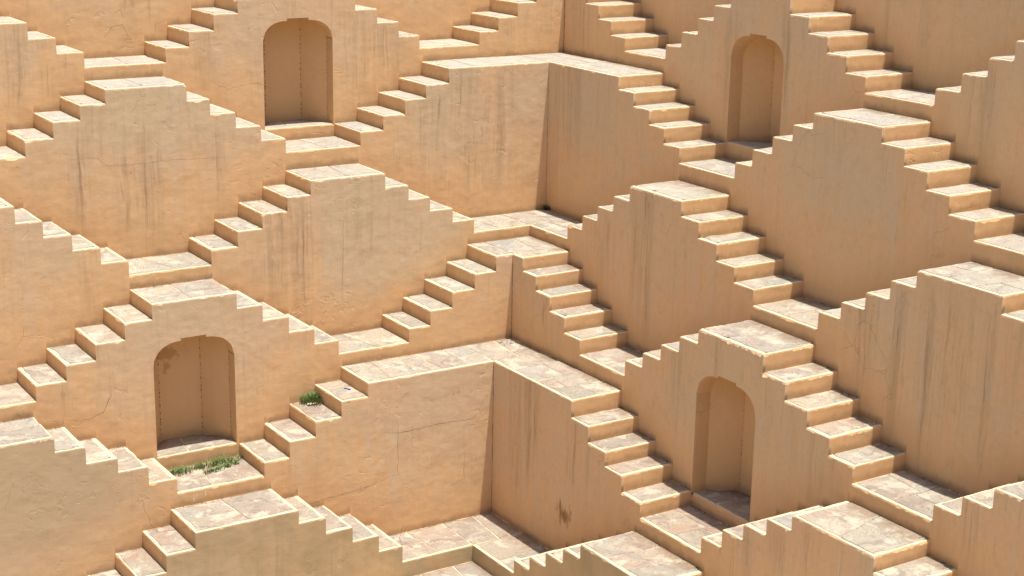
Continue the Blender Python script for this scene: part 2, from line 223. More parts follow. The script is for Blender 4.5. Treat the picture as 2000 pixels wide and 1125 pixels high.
PL_BLEACH = (0.62, 0.48, 0.315); PL_OCHRE = (0.72, 0.455, 0.240); PL_BUFF = (0.63, 0.475, 0.31); PL_PINK = (0.67, 0.465, 0.29); PL_DARK = (0.52, 0.315, 0.14); PL_ALGAE = (0.41, 0.315, 0.18)
PL_STREAK = (0.33, 0.235, 0.14); PL_GRIME_SHADE = (0.15, 0.10, 0.065); PL_PALE = (0.60, 0.475, 0.34); PL_RUST = (0.62, 0.36, 0.165)
PL_NICHE = (0.66, 0.42, 0.20); PL_RIM = (0.68, 0.54, 0.37)

def make_stone():
    m, nt, b, g = new_mat('sandstone_slab', 0.8)
    geo = N(nt, 'ShaderNodeNewGeometry'); pos = geo.outputs['Position']
    rnd = N(nt, 'ShaderNodeObjectInfo').outputs['Random']
    off = N(nt, 'ShaderNodeCombineXYZ'); g.l(g.math('MULTIPLY', rnd, 37.0), off.inputs[0]); g.l(g.math('MULTIPLY', rnd, 91.0), off.inputs[1])
    rot = N(nt, 'ShaderNodeVectorRotate', rotation_type='Z_AXIS'); g.l(pos, rot.inputs['Vector']); g.l(g.math('MULTIPLY', rnd, 50.0), rot.inputs['Angle'])
    q = g.add(rot.outputs[0], off.outputs[0])
    pz = N(nt, 'ShaderNodeSeparateXYZ'); g.l(pos, pz.inputs[0])
    cr = N(nt, 'ShaderNodeValToRGB'); g.l(rnd, cr.inputs[0]); e = cr.color_ramp; e.interpolation = 'LINEAR'
    cols = [(0.0, (0.336, 0.302, 0.240)), (0.2, (0.290, 0.284, 0.244)), (0.4, (0.357, 0.294, 0.237)), (0.6, (0.331, 0.310, 0.248)), (0.8, (0.376, 0.317, 0.233)), (1.0, (0.303, 0.294, 0.262))]
    e.elements[0].position = 0; e.elements[0].color = cols[0][1]+(1,); e.elements[1].position = 1; e.elements[1].color = cols[-1][1]+(1,)
    for p_, c_ in cols[1:-1]:
        x = e.elements.new(p_); x.color = c_+(1,)
    col = cr.outputs[0]
    warp = g.add(q, g.scale(N_color(g, q, 1.6), (1.4, 1.4, 0.0)))
    vein = g.noise(g.scale(warp, (1.2, 4.0, 1.0)), 1.6, 5, 0.6)
    n2 = g.noise(warp, 1.7, 4, 0.6); n3 = g.noise(q, 9.0, 5, 0.7)
    col = g.mix(g.ramp(n2, 0.5, 0.68, 0.0, 0.7), col, (0.336, 0.228, 0.168))
    col = g.mix(g.ramp(n2, 0.30, 0.44, 0.75, 0.0), col, (0.249, 0.261, 0.244))
    col = g.mix(g.ramp(vein, 0.52, 0.66, 0.0, 0.9), col, (0.416, 0.383, 0.299))
    col = g.mix(g.ramp(vein, 0.35, 0.47, 0.8, 0.0), col, (0.229, 0.199, 0.168))
    col = g.mix(g.ramp(n3, 0.35, 0.75, 0.0, 0.35), col, (0.405, 0.375, 0.306))
    spots = g.ramp(g.noise(q, 26, 2, 0.5), 0.69, 0.76); col = g.mix(g.math('MULTIPLY', spots, 0.35), col, (0.2, 0.14, 0.1))
    # flaking layers
    lay = g.noise(g.scale(warp, (1.0, 2.2, 1.0)), 2.0, 4, 0.55)
    st = N(nt, 'ShaderNodeMath', operation='SNAP'); g.l(lay, st.inputs[0]); st.inputs[1].default_value = 0.055
    edge = g.ramp(g.math('ABSOLUTE', g.math('SUBTRACT', g.math('SUBTRACT', lay, st.outputs[0]), 0.003)), 0.0, 0.011, 1.0, 0.0)
    pinkish = g.ramp(g.math('ADD', pz.outputs[2], g.math('MULTIPLY', rnd, 2.0)), -0.5, 3.0, 0.35, 0.0)
    col = g.mix(pinkish, col, (0.80, 0.62, 0.54), 'MULTIPLY')
    wh = g.ramp(pz.outputs[2], 2.0, 4.0, 0.0, 0.4); col = g.mix(wh, col, (0.437, 0.404, 0.342))
    col = g.mix(g.math('MULTIPLY', edge, g.ramp(n3, 0.40, 0.52, 0.0, 0.7)), col, (0.20, 0.14, 0.11))
    # lime wash smeared over part of each slab
    col = g.mix(g.ramp(g.noise(q, 3.1, 4, 0.65), 0.54, 0.62, 0.0, 0.75), col, (0.445, 0.413, 0.321))
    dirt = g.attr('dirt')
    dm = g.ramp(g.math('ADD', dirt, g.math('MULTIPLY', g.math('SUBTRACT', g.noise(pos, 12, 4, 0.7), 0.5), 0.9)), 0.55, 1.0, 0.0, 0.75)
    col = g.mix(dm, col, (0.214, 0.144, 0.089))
    g.l(col, b.inputs['Base Color'])
    h = g.math('MULTIPLY', st.outputs[0], 0.05)
    h = g.math('ADD', h, g.math('MULTIPLY', g.noise(q, 6, 5, 0.6), 0.012)); h = g.math('ADD', h, g.math('MULTIPLY', g.noise(q, 45, 3, 0.6), 0.002))
    bp = N(nt, 'ShaderNodeBump', inp={'Strength': 0.8, 'Distance': 1.0}); g.l(h, bp.inputs['Height']); g.l(bp.outputs[0], b.inputs['Normal'])
    return m
def flat_mat(name, col, rough=0.8, var=0.25, scale=20.0):
    m, nt, b, g = new_mat(name, rough)
    pos = N(nt, 'ShaderNodeNewGeometry').outputs['Position']
    c = g.mix(g.noise(pos, scale, 3), tuple(x*(1-var) for x in col), tuple(min(1, x*(1+var)) for x in col)); g.l(c, b.inputs['Base Color'])
    return m
M_PLASTER = make_plaster(); M_STONE = make_stone()
M_CRACK = flat_mat('crack_shadow_dirt', (0.16, 0.10, 0.06))
M_GRASS = flat_mat('grass_blades', (0.15, 0.23, 0.065), 0.6, 0.6, 11.0)
M_GRASS_DRY = flat_mat('dry_grass_blades', (0.27, 0.25, 0.10), 0.7, 0.4, 9.0)
M_LEAF = flat_mat('weed_leaves', (0.03, 0.07, 0.02), 0.5, 0.4, 20.0)
M_DIRT = flat_mat('dry_soil', (0.17, 0.115, 0.07), 1.0, 0.5, 40.0)
M_BLUE = flat_mat('blue_pen_plastic', (0.03, 0.015, 0.28), 0.35, 0.1)
M_WHITE = flat_mat('white_paper_litter', (0.75, 0.72, 0.66), 0.7, 0.1)
M_BROWN = flat_mat('brown_paper_print', (0.33, 0.14, 0.05), 0.6, 0.2)
M_PALE = flat_mat('chalky_lime_run', (0.70, 0.60, 0.48), 1.0, 0.15, 30.0)
M_MORTAR = flat_mat('broken_plaster_core', (0.62, 0.47, 0.32), 1.0, 0.3, 25.0)

# ---------------------------------------------------------------- helpers
COL = scene.collection
def link(name, me, parent=None, mat=None):
    o = bpy.data.objects.new(name, me); COL.objects.link(o)
    if parent is not None:
        o.parent = parent; o.matrix_parent_inverse = Matrix.Translation(parent_world(parent)).inverted()
    if mat is not None and me is not None: me.materials.append(mat)
    return o
def parent_world(p):
    v = Vector(p.location)
    return v if p.parent is None else v      # parts stay at their things' origin offsets
def thing(name, label, cat, loc=(0, 0, 0), group=None):
    o = bpy.data.objects.new(name, None); COL.objects.link(o); o.location = loc; o.empty_display_size = 0.2
    tag(o, label, cat, group); return o
def tag(o, label, cat, group=None, kind=None):
    if label: o['label'] = label
    if cat: o['category'] = cat
    if group: o['group'] = group
    if kind: o['kind'] = kind
def nz(p, s, o=0.0): return noise.noise(Vector(p)*s+Vector((o, o*1.7, -o)))

class Mesh:
    """quads with per-corner drop / rise values"""
    def __init__(s): s.v = []; s.f = []; s.a = []
    def face(s, pts, dr, flip=False):
        i = len(s.v); s.v += [tuple(p) for p in pts]; idx = list(range(i, i+len(pts))); dr = list(dr)
        if flip: idx.reverse(); dr.reverse()
        s.f.append(idx); s.a += dr
    def build(s, name, mat, parent=None, niche=0.0):
        me = bpy.data.meshes.new(name); me.from_pydata(s.v, [], s.f); me.update()
        set_attr(me, s.a, niche)
        return link(name, me, parent, mat)
SIDE_OF = {}
def stain_at(p):
    m = 0.0
    for side, k1, u, hw, zt, zb, st in STAINS:
        pl = PLANE_Y[k1] if side == 'L' else PLANE_X[k1]; v, uu = (p[1], p[0]) if side == 'L' else (p[0], -p[1])
        if abs(v-pl) > 0.03 or abs(uu-u) > hw*2.2: continue
        d = math.exp(-((uu-u)/(hw*1.1+0.03))**2)
        e = min(1.0, max(0.0, (zt+0.25-p[2])/0.25), max(0.0, (p[2]-zb+0.4)/0.6))
        m = max(m, st*d*e)
    return m
def patch_at(p):
    m = 0.0
    for side, k1, u0, u1, z0, z1, st in PATCHES:
        pl = PLANE_Y[k1] if side == 'L' else PLANE_X[k1]; v, uu = (p[1], p[0]) if side == 'L' else (p[0], -p[1])
        if abs(v-pl) > 0.03: continue
        w = 0.12*noise.noise(Vector(p)*3.0)
        a = min(1.0, max(0.0, (uu-u0+w)/0.12), max(0.0, (u1-uu+w)/0.25), max(0.0, (p[2]-z0+w*2)/0.3), max(0.0, (z1+0.5-p[2])/0.3))
        m = max(m, st*a)
    return m
def smooth_floor(p):
    """level of the ground below a wall point, without the jumps from tread to tread"""
    for side in 'LR':
        for k in range(-1, 7):
            v, uu = (p[1], p[0]) if side == 'L' else (p[0], -p[1])
            if abs(v-front(side, k)) > 0.03: continue
            if side == 'L' and p[0] > front('R', k)+0.02 or side == 'R' and p[1] > front('L', k)+0.02: continue
            D = (-0.6, -0.45, -0.3, -0.15, 0, 0.15, 0.3, 0.45, 0.6)
            return sum(floor_z(side, k, uu+d) for d in D)/9, sum(tread_z(side, k, uu+d) for d in D)/9
    return None
def set_attr(me, a, niche=0.0):
    st = []; hi = []; dr = []; pa = []; cache = {}
    for l in me.loops:
        c = me.vertices[l.vertex_index].co; key = (round(c[0], 3), round(c[1], 3), round(c[2], 3))
        if key not in cache:
            f = smooth_floor(c) if not niche else None; cache[key] = (stain_at(c), f, patch_at(c)+1e-6)
        x = cache[key]; st.append(x[0]); pa.append(x[2]); hi.append(a[l.index][1] if x[1] is None else c[2]-x[1][0]); dr.append(a[l.index][0] if x[1] is None else max(0.0, x[1][1]-c[2]))
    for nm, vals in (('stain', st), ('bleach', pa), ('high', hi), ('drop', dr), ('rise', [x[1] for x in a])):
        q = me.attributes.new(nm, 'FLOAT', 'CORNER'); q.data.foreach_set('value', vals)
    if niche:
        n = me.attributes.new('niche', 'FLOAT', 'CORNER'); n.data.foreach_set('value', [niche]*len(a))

# chipped stretches: (side, tier index, from, to, strength)
CHIPS = [('R', 2, 4.35, 5.65, 0.9), ('R', 3, 7.1, 8.5, 1.6), ('L', 2, -4.9, -4.36, 1.3), ('L', 2, -5.65, -5.45, 1.0), ('R', 3, 9.25, 9.7, 1.3), ('R', 3, 8.4, 8.9, 0.9),
         ('R', 3, 10.05, 11.3, 0.8), ('R', 3, 11.35, 12.6, 1.1), ('R', 4, 10.0, 11.4, 1.2), ('R', 2, 7.2, 8.4, 0.6), ('R', 4, 6.7, 8.4, 0.8), ('R', 0, 5.6, 7.2, 0.5),
         ('L', 4, -10.3, -10.05, 1.4), ('L', 4, -9.0, -8.8, 1.3), ('R', 1, 7.2, 10.0, 0.3), ('R', 4, 5.9, 6.4, 0.9), ('R', 3, 4.4, 5.6, 0.5), ('L', 4, -6.45, -6.2, 1.2), ('R', 5, 5.4, 9, 0.7)]
def chip_at(x, y, k):
    c = 0.0
    for s, kk, a, b, w in CHIPS:
        if kk != k: continue
        u = x if s == 'L' else -y
        v = (y-PLANE_Y[k+1]) if s == 'L' else (x-PLANE_X[k+1])
        if a-0.05 <= u <= b+0.05 and -0.01 <= v <= 0.9: c = max(c, w)
    return c

def perimeter(poly, step=0.028):
    """samples of a plan polygon: (point, edge index before, edge index after)"""
    out = []; n = len(poly)
    for i in range(n):
        a = Vector(poly[i]); b = Vector(poly[(i+1) % n]); L = (b-a).length; m = max(1, int(round(L/step)))
        for j in range(m):
            out.append((a.lerp(b, j/m), (i-1) % n if j == 0 else i, i))
    return out
def inward(poly, i):
    a = Vector(poly[i]); b = Vector(poly[(i+1) % len(poly)]); d = (b-a).normalized(); return Vector((-d.y, d.x))
def offset_point(p, n1, d1, n2, d2):
    c = n1.x*n2.y-n1.y*n2.x
    if abs(c) < 1e-4: return p+n1*d1
    # q: (q-p).n1 = d1 ; (q-p).n2 = d2
    return p+Vector(((d1*n2.y-d2*n1.y)/c, (n1.x*d2-n2.x*d1)/c))

def fill(ring):
    tris = geometry.tessellate_polygon([[Vector((p[0], p[1], 0)) for p in ring]])
    out = []
    for a, b, c in tris:
        A, B, C_ = ring[a], ring[b], ring[c]
        if (B[0]-A[0])*(C_[1]-A[1])-(B[1]-A[1])*(C_[0]-A[0]) < 0: b, c = c, b
        out.append((a, b, c))
    return out
def plaster_block(poly, tags, zb, zt, k, rise_fn, name, parent):
    """plaster body of a step or landing. tags per edge: F front face, S side riser, W hidden against masonry.
    Counter-clockwise plan polygon; exposed top edges are rounded, uneven and chipped."""
    per = perimeter(poly); n = len(per); nor = [inward(poly, i) for i in range(len(poly))]
    ex = [t != 'W' for t in tags]
    rings = []
    spec = [(None, 0.0, 0.0), (0.022, 0.0, 0.0), (0.009, 0.001, 1.0), (0.003, 0.004, 1.0), (0.0, 0.011, 0.8), (0.001, 0.045, 0.0)]
    for dz, off, nzw in spec:
        ring = []
        for p, e0, e1 in per:
            q3 = (p.x, p.y, zt)
            wob = (0.009*nz(q3, 3.5)+0.007*nz(q3, 14.0, 3.1))*nzw
            ch = chip_at(p.x, p.y, k)
            c = 0.0
            if ch:
                c = max(0.0, 0.75*nz(q3, 5.0, 7.7)+0.06+0.6*nz(q3, 31.0, 1.3))*ch*0.6
            gen = max(0.0, nz(q3, 7.0, 11.0)-0.42)*1.2
            c = min(1.3, c+gen)
            d0 = d1 = 0.0
            extra = c*(0.024 if nzw else 0.0)
            if ex[e0]: d0 = max(0, off+abs(wob)*0.6+wob*0.4+extra)
            if ex[e1]: d1 = max(0, off+abs(wob)*0.6+wob*0.4+extra)
            if dz is None: z = zb
            else:
                z = zt-dz
                if ex[e0] or ex[e1]:
                    if nzw: z -= 0.012*c*(dz > 0.002)+0.003*abs(nz(q3, 9.0))
                    elif dz > 0.02: z = max(zb+0.004, z-0.040*c-0.006*abs(nz(q3, 23.0, 4.0)))
            if e0 == e1: q = p+nor[e0]*d0
            else: q = offset_point(p, nor[e0], d0, nor[e1], d1)
            ring.append((q.x, q.y, z))
        rings.append(ring)
    verts = [v for r in rings for v in r]; faces = []; attr = []
    def info(e, p):
        return rise_fn(tags[e], p)
    for r in range(len(rings)-1):
        for i in range(n):
            j = (i+1) % n; e = per[i][2]
            idx = (r*n+i, r*n+j, (r+1)*n+j, (r+1)*n+i); faces.append(idx)
            for t in idx:
                attr.append((zt-verts[t][2], info(e, verts[t])))
    base = (len(rings)-1)*n
    for tri in fill(rings[-1]): faces.append(tuple(base+i for i in tri)); attr += [(0.0, 0.3)]*3
    me = bpy.data.meshes.new(name); me.from_pydata(verts, [], faces); me.update(); set_attr(me, attr)
    return link(name, me, parent, M_PLASTER)

def stone(poly, z, parent, mar, seed, k, name='paving_stone', back_edges=()):
    """flat irregular slab; mar = inset of each edge of the plan polygon"""
    rnd = random.Random(seed)
    per = perimeter(poly, 0.07); n = len(per); nor = [inward(poly, i) for i in range(len(poly))]
    lift = rnd.uniform(-0.001, 0.003); tx, ty = rnd.uniform(-0.004, 0.004), rnd.uniform(-0.004, 0.004)
    cx = sum(p[0] for p in poly)/len(poly); cy = sum(p[1] for p in poly)/len(poly)
    verts = []; dirt = []
    for zz, off in ((-0.02, 0.0), (0.004, 0.0), (0.0075, 0.007), (0.008, 0.016)):
        for p, e0, e1 in per:
            q3 = (p.x, p.y, z)
            w = 0.026*nz(q3, 5.0, seed*0.37)+0.012*nz(q3, 18.0, seed*0.11)
            w0 = w; w *= 0.35 if min(mar[e0], mar[e1]) < 0.011 else 1.0
            q = offset_point(p, nor[e0], mar[e0]+off+w, nor[e1], mar[e1]+off+w) if e0 != e1 else p+nor[e0]*(mar[e0]+off+w)
            verts.append((q.x, q.y, z+zz+lift+(q.x-cx)*tx+(q.y-cy)*ty+(0.002*nz(q3, 9.0, 5.0) if zz > 0 else 0)))
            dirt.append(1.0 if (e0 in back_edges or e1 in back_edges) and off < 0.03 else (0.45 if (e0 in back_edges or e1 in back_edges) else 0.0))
    faces = []
    for r in range(3):
        for i in range(n):
            j = (i+1) % n; faces.append((r*n+i, r*n+j, (r+1)*n+j, (r+1)*n+i))
    for tri in fill(verts[3*n:4*n]): faces.append(tuple(3*n+t for t in tri))
    me = bpy.data.meshes.new(name); me.from_pydata(verts, [], faces); me.update()
    a = me.attributes.new('dirt', 'FLOAT', 'POINT'); a.data.foreach_set('value', dirt)
    me.polygons.foreach_set('use_smooth', [True]*len(faces))
    return link(name, me, parent, M_STONE)

def plan(side, k, u0, u1, v0, v1):
    """ccw plan rectangle in world xy and the matching order of its edges: front, right/far, back, left"""
    if side == 'L':
        y = front(side, k); return [(u0, y+v0), (u1, y+v0), (u1, y+v1), (u0, y+v1)], ['front', 'u1', 'back', 'u0']
    x = front(side, k)
    # u grows towards -y ; ccw: front edge runs from (x, -u0) down to (x, -u1)
    return [(x+v0, -u0), (x+v0, -u1), (x+v1, -u1), (x+v1, -u0)], ['front', 'u1', 'back', 'u0']

def split_stones(side, k, u0, u1, z, parent, seed, m_front, m_u0, m_u1, m_back, big=False):
    """pave a rectangle with irregular slabs"""
    rnd = random.Random(seed); w = back(side, k)-front(side, k); L = u1-u0
    cnt = 1 if L < 0.7 else max(2, int(round(L/rnd.uniform(0.5, 0.8))))
    if big and L > 0.7: cnt = max(2, int(round(L/rnd.uniform(0.42, 0.6))))
    cuts = [(u0, u0)]
    for i in range(1, cnt):
        c = u0+L*i/cnt+rnd.uniform(-0.07, 0.07); s = rnd.uniform(-0.13, 0.13); cuts.append((c-s, c+s))
    cuts.append((u1, u1)); g = 0.006
    for i in range(cnt):
        a, b = cuts[i], cuts[i+1]
        rows = [(0.0, w)]
        if L > 0.7 and rnd.random() < (0.75 if big else 0.4):
            s = w*rnd.uniform(0.35, 0.68); s2 = s+rnd.uniform(-0.08, 0.08); rows = [(0.0, (s, s2)), ((s, s2), w)]
        for ri, (v0, v1) in enumerate(rows):
            va = v0 if isinstance(v0, tuple) else (v0, v0); vb = v1 if isinstance(v1, tuple) else (v1, v1)
            def uu(c, v): return c[0]+(c[1]-c[0])*v/w
            pts = [(uu(a, va[0]), va[0]), (uu(b, va[1]), va[1]), (uu(b, vb[1]), vb[1]), (uu(a, vb[0]), vb[0])]
            poly = [(P(side, k, u, v, 0)[0], P(side, k, u, v, 0)[1]) for u, v in pts]
            mar = [m_front if ri == 0 else g, m_u1 if i == cnt-1 else g, m_back if ri == len(rows)-1 else g, m_u0 if i == 0 else g]
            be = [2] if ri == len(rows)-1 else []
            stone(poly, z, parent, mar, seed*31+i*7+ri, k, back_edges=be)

# ---------------------------------------------------------------- retaining walls
NICHES = {  # (side, tier index): (u0, u1, sill level, spring level, crown level)
    ('L', 0): (-5.545, -4.370, 3.277, 4.62, 4.945), ('L', 3): (-8.425, -7.245, -0.690, 0.62, 0.965),
    ('R', 0): (4.400, 5.560, 3.335, 4.62, 4.975), ('R', 3): (7.185, 8.365, -0.770, 0.62, 0.985)}
def arch_z(nich, u):
    u0, u1, sill, spring, crown = nich
    L = u1-u0; r = 0.40; H = crown-spring; t = min(u-u0, u1-u)
    if abs(u-(u0+u1)/2) < L*0.155: return crown+0.016
    if t >= r: return crown-0.02*max(0.0, 1-(t-r)/(L/2-r))
    return spring+(H-0.02)*math.sqrt(max(0.0, 1-((r-t)/r)**2.3))

def wall_tops(side, k):
    """profile under the step and landing bodies: [(u0, u1, z of the masonry, z of the tread)]"""
    T = TREADS[side+names(k)]; out = []
    for i, (kind, a, b, z) in enumerate(T):
        if is_object(side, k, i): out.append((a, b, body_bottom(side, k, i), z))
        else: out.append((a, b, z, z))
    if side == 'L': out.insert(0, (T[0][1]-4.0, T[0][1], T[0][3], T[0][3]))
    else: out.append((T[-1][2], T[-1][2]+4.0, T[-1][3], T[-1][3]))
    return out
def is_object(side, k, i):
    if k < 0: return False
    if k == 6: return TREADS[side+'F'][i][0] == 'ac'
    return True
def body_bottom(side, k, i):
    T = TREADS[side+names(k)]; z = T[i][3]
    lows = [T[j][3] for j in (i-1, i+1) if 0 <= j < len(T) and T[j][3] < z-0.02]
    if T[i][0][-1:] == 'c' and T[i][0] != 's':
        O = TREADS[('R' if side == 'L' else 'L')+names(k)]; o = O[1] if side == 'L' else O[-2]
        if o[3] < z-0.02: lows.append(o[3])
    return min(lows) if lows else z-0.2

def make_wall(side, k, label):
    m = Mesh(); tops = wall_tops(side, k); bottom = floor_min(side, k)
    w = back(side, k)-front(side, k)+0.03; flip = side == 'R'
    nich = NICHES.get((side, k))
    for a, b, zm, zt in tops:
        us = [a]; s = 0.11 if (nich is None or b < nich[0]-0.01 or a > nich[1]+0.01) else 0.04
        cuts = {a, b}
        T2 = TREADS[side+names(k+1)] if k < 6 else []
        for q in T2:
            for e in (q[1], q[2]):
                if a < e < b: cuts.add(e)
        if nich:
            c_ = (nich[0]+nich[1])/2; h_ = (nich[1]-nich[0])*0.155
            for e in (nich[0], nich[1], c_-h_, c_+h_):
                if a < e < b: cuts.add(e)
        cuts = sorted(cuts); us = []
        for x0, x1 in zip(cuts, cuts[1:]):
            nn = max(1, int(math.ceil((x1-x0)/s)))
            us += [(x0+(x1-x0)*i/nn, x0+(x1-x0)*(i+1)/nn) for i in range(nn)]
        for x0, x1 in us:
            fl = floor_z(side, k, (x0+x1)/2)
            spans = [((bottom, bottom), (zm, zm))]
            if nich and nich[0]-1e-6 <= x0 and x1 <= nich[1]+1e-6:
                eps = 1e-4
                z0, z1 = arch_z(nich, x0+eps), arch_z(nich, x1-eps)
                spans = [((bottom, bottom), (nich[2]-0.10, nich[2]-0.10)), ((z0, z1), (zm, zm))]
            for (l0, l1), (h0, h1) in spans:
                cutz = fl if l0 < fl-1e-4 and fl+1e-4 < min(h0, h1) else None
                rows = []
                if cutz is not None: rows.append(((l0, l1), (fl, fl))); base = (fl, fl)
                else: base = (l0, l1)
                nn = max(1, int(math.ceil((h0-base[0])/0.3)))
                for i in range(nn):
                    f0, f1 = i/nn, (i+1)/nn
                    rows.append(((base[0]+(h0-base[0])*f0, base[1]+(h1-base[1])*f0), (base[0]+(h0-base[0])*f1, base[1]+(h1-base[1])*f1)))
                for (c0, c1), (d0, d1) in rows:
                    pts = [P(side, k, x0, 0, c0), P(side, k, x1, 0, c1), P(side, k, x1, 0, d1), P(side, k, x0, 0, d0)]
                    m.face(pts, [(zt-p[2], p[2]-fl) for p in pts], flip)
        # top, back
        pts = [P(side, k, a, 0, zm), P(side, k, b, 0, zm), P(side, k, b, w, zm), P(side, k, a, w, zm)]; m.face(pts, [(0, 1)]*4, flip)
        pts = [P(side, k, b, w, bottom), P(side, k, a, w, bottom), P(side, k, a, w, zm), P(side, k, b, w, zm)]; m.face(pts, [(1, 1)]*4, flip)
        pts = [P(side, k, a, w, bottom), P(side, k, b, w, bottom), P(side, k, b, 0, bottom), P(side, k, a, 0, bottom)]; m.face(pts, [(1, 1)]*4, flip)
    for (a, b, zm, zt), (a2, b2, zm2, zt2) in zip(tops, tops[1:]):
        lo, hi = min(zm, zm2), max(zm, zm2)
        if hi-lo > 1e-4:
            pts = [P(side, k, b, 0, lo), P(side, k, b, w, lo), P(side, k, b, w, hi), P(side, k, b, 0, hi)]
            m.face(pts, [(hi-p[2], p[2]-lo) for p in pts], (zm2 > zm) != flip)
    for a, zm, fl_ in ((tops[0][0], tops[0][2], True), (tops[-1][1], tops[-1][2], False)):
        pts = [P(side, k, a, 0, bottom), P(side, k, a, w, bottom), P(side, k, a, w, zm), P(side, k, a, 0, zm)]
        m.face(pts, [(zm-p[2], 1) for p in pts], fl_ != flip)
    if side == 'L':  # core of the corner, behind both faces
        pass
    o = m.build('retaining_wall', M_PLASTER); tag(o, label, 'wall')
    return o
def floor_min(side, k):
    if k >= 6: return -6.05
    T = TREADS[side+names(k+1)]; return min(q[3] for q in T)-0.45

def add_cracks(walls):
    for side, k, pts, wd in CRACKS:
        rnd = random.Random(int(pts[0][0]*100)); path = [Vector(p) for p in pts]; fine = []
        for a, b in zip(path, path[1:]):
            L = (b-a).length; n = max(1, int(L/0.05))
            for i in range(n):
                q = a.lerp(b, i/n); fine.append(q+(Vector((rnd.uniform(-1, 1), rnd.uniform(-1, 1)))*0.012 if 0 < i else Vector((0, 0))))
        fine.append(path[-1]); v = []; f = []
        for i, q in enumerate(fine):
            t = (fine[min(i+1, len(fine)-1)]-fine[max(i-1, 0)]).normalized(); nn = Vector((-t.y, t.x))
            e = min(1.0, 4*min(i+0.3, len(fine)-1-i+0.3)/len(fine)); hw = wd*0.5*e*rnd.uniform(0.35, 1.0)
            for s_ in (-1, 0, 1):
                r = q+nn*hw*s_; v.append(P(side, k, r.x, -0.0012 if s_ else 0.0006, r.y))
        for i in range(len(fine)-1):
            for c in (0, 1):
                a = 3*i+c; f.append((a, a+3, a+4, a+1))
        me = bpy.data.meshes.new('crack'); me.from_pydata(v, [], f); me.update()
        link('crack', me, walls[(side, k)], M_CRACK)
    # dark open joints where the two faces meet in the inner corners
    for k, wd, z0, z1 in ((0, 0.018, floor_z('L', 0, -0.2), 5.3), (3, 0.014, floor_z('L', 3, -3.0), 1.49), (4, 0.012, floor_z('L', 4, -3.7), 0.14), (1, 0.008, floor_z('L', 1, -1.0), 4.13)):
        rnd = random.Random(k); n = 40; v = []; f = []; u = -PLANE_Y[k+1]
        for i in range(n+1):
            z = z0+(z1-z0)*i/n; w = wd*rnd.uniform(0.3, 1.1); v += [P('R', k, u-0.001, -0.0012, z), P('R', k, u+w, -0.0012, z)]
        for i in range(n): f.append((2*i, 2*i+1, 2*i+3, 2*i+2))
        me = bpy.data.meshes.new('open_joint'); me.from_pydata(v, [], f); me.update(); link('open_joint', me, walls[('R', k)], M_CRACK)
    # pale lime runs
    for side, k, u0, z0, u1, z1, wd in LIME_RUNS:
        rnd = random.Random(int(u0*50)); n = 12; v = []; f = []
        for i in range(n+1):
            t = i/n; u = u0+(u1-u0)*t; z = z0+(z1-z0)*t; w = wd*rnd.uniform(0.3, 1.0)*min(1, 0.25+3*min(t, 1-t))
            v += [P(side, k, u-w, -0.0015, z), P(side, k, u+w, -0.0015, z)]
        for i in range(n): f.append((2*i, 2*i+1, 2*i+3, 2*i+2))
        me = bpy.data.meshes.new('lime_run'); me.from_pydata(v, [], f); me.update(); link('lime_run', me, walls[(side, k)], M_PALE)

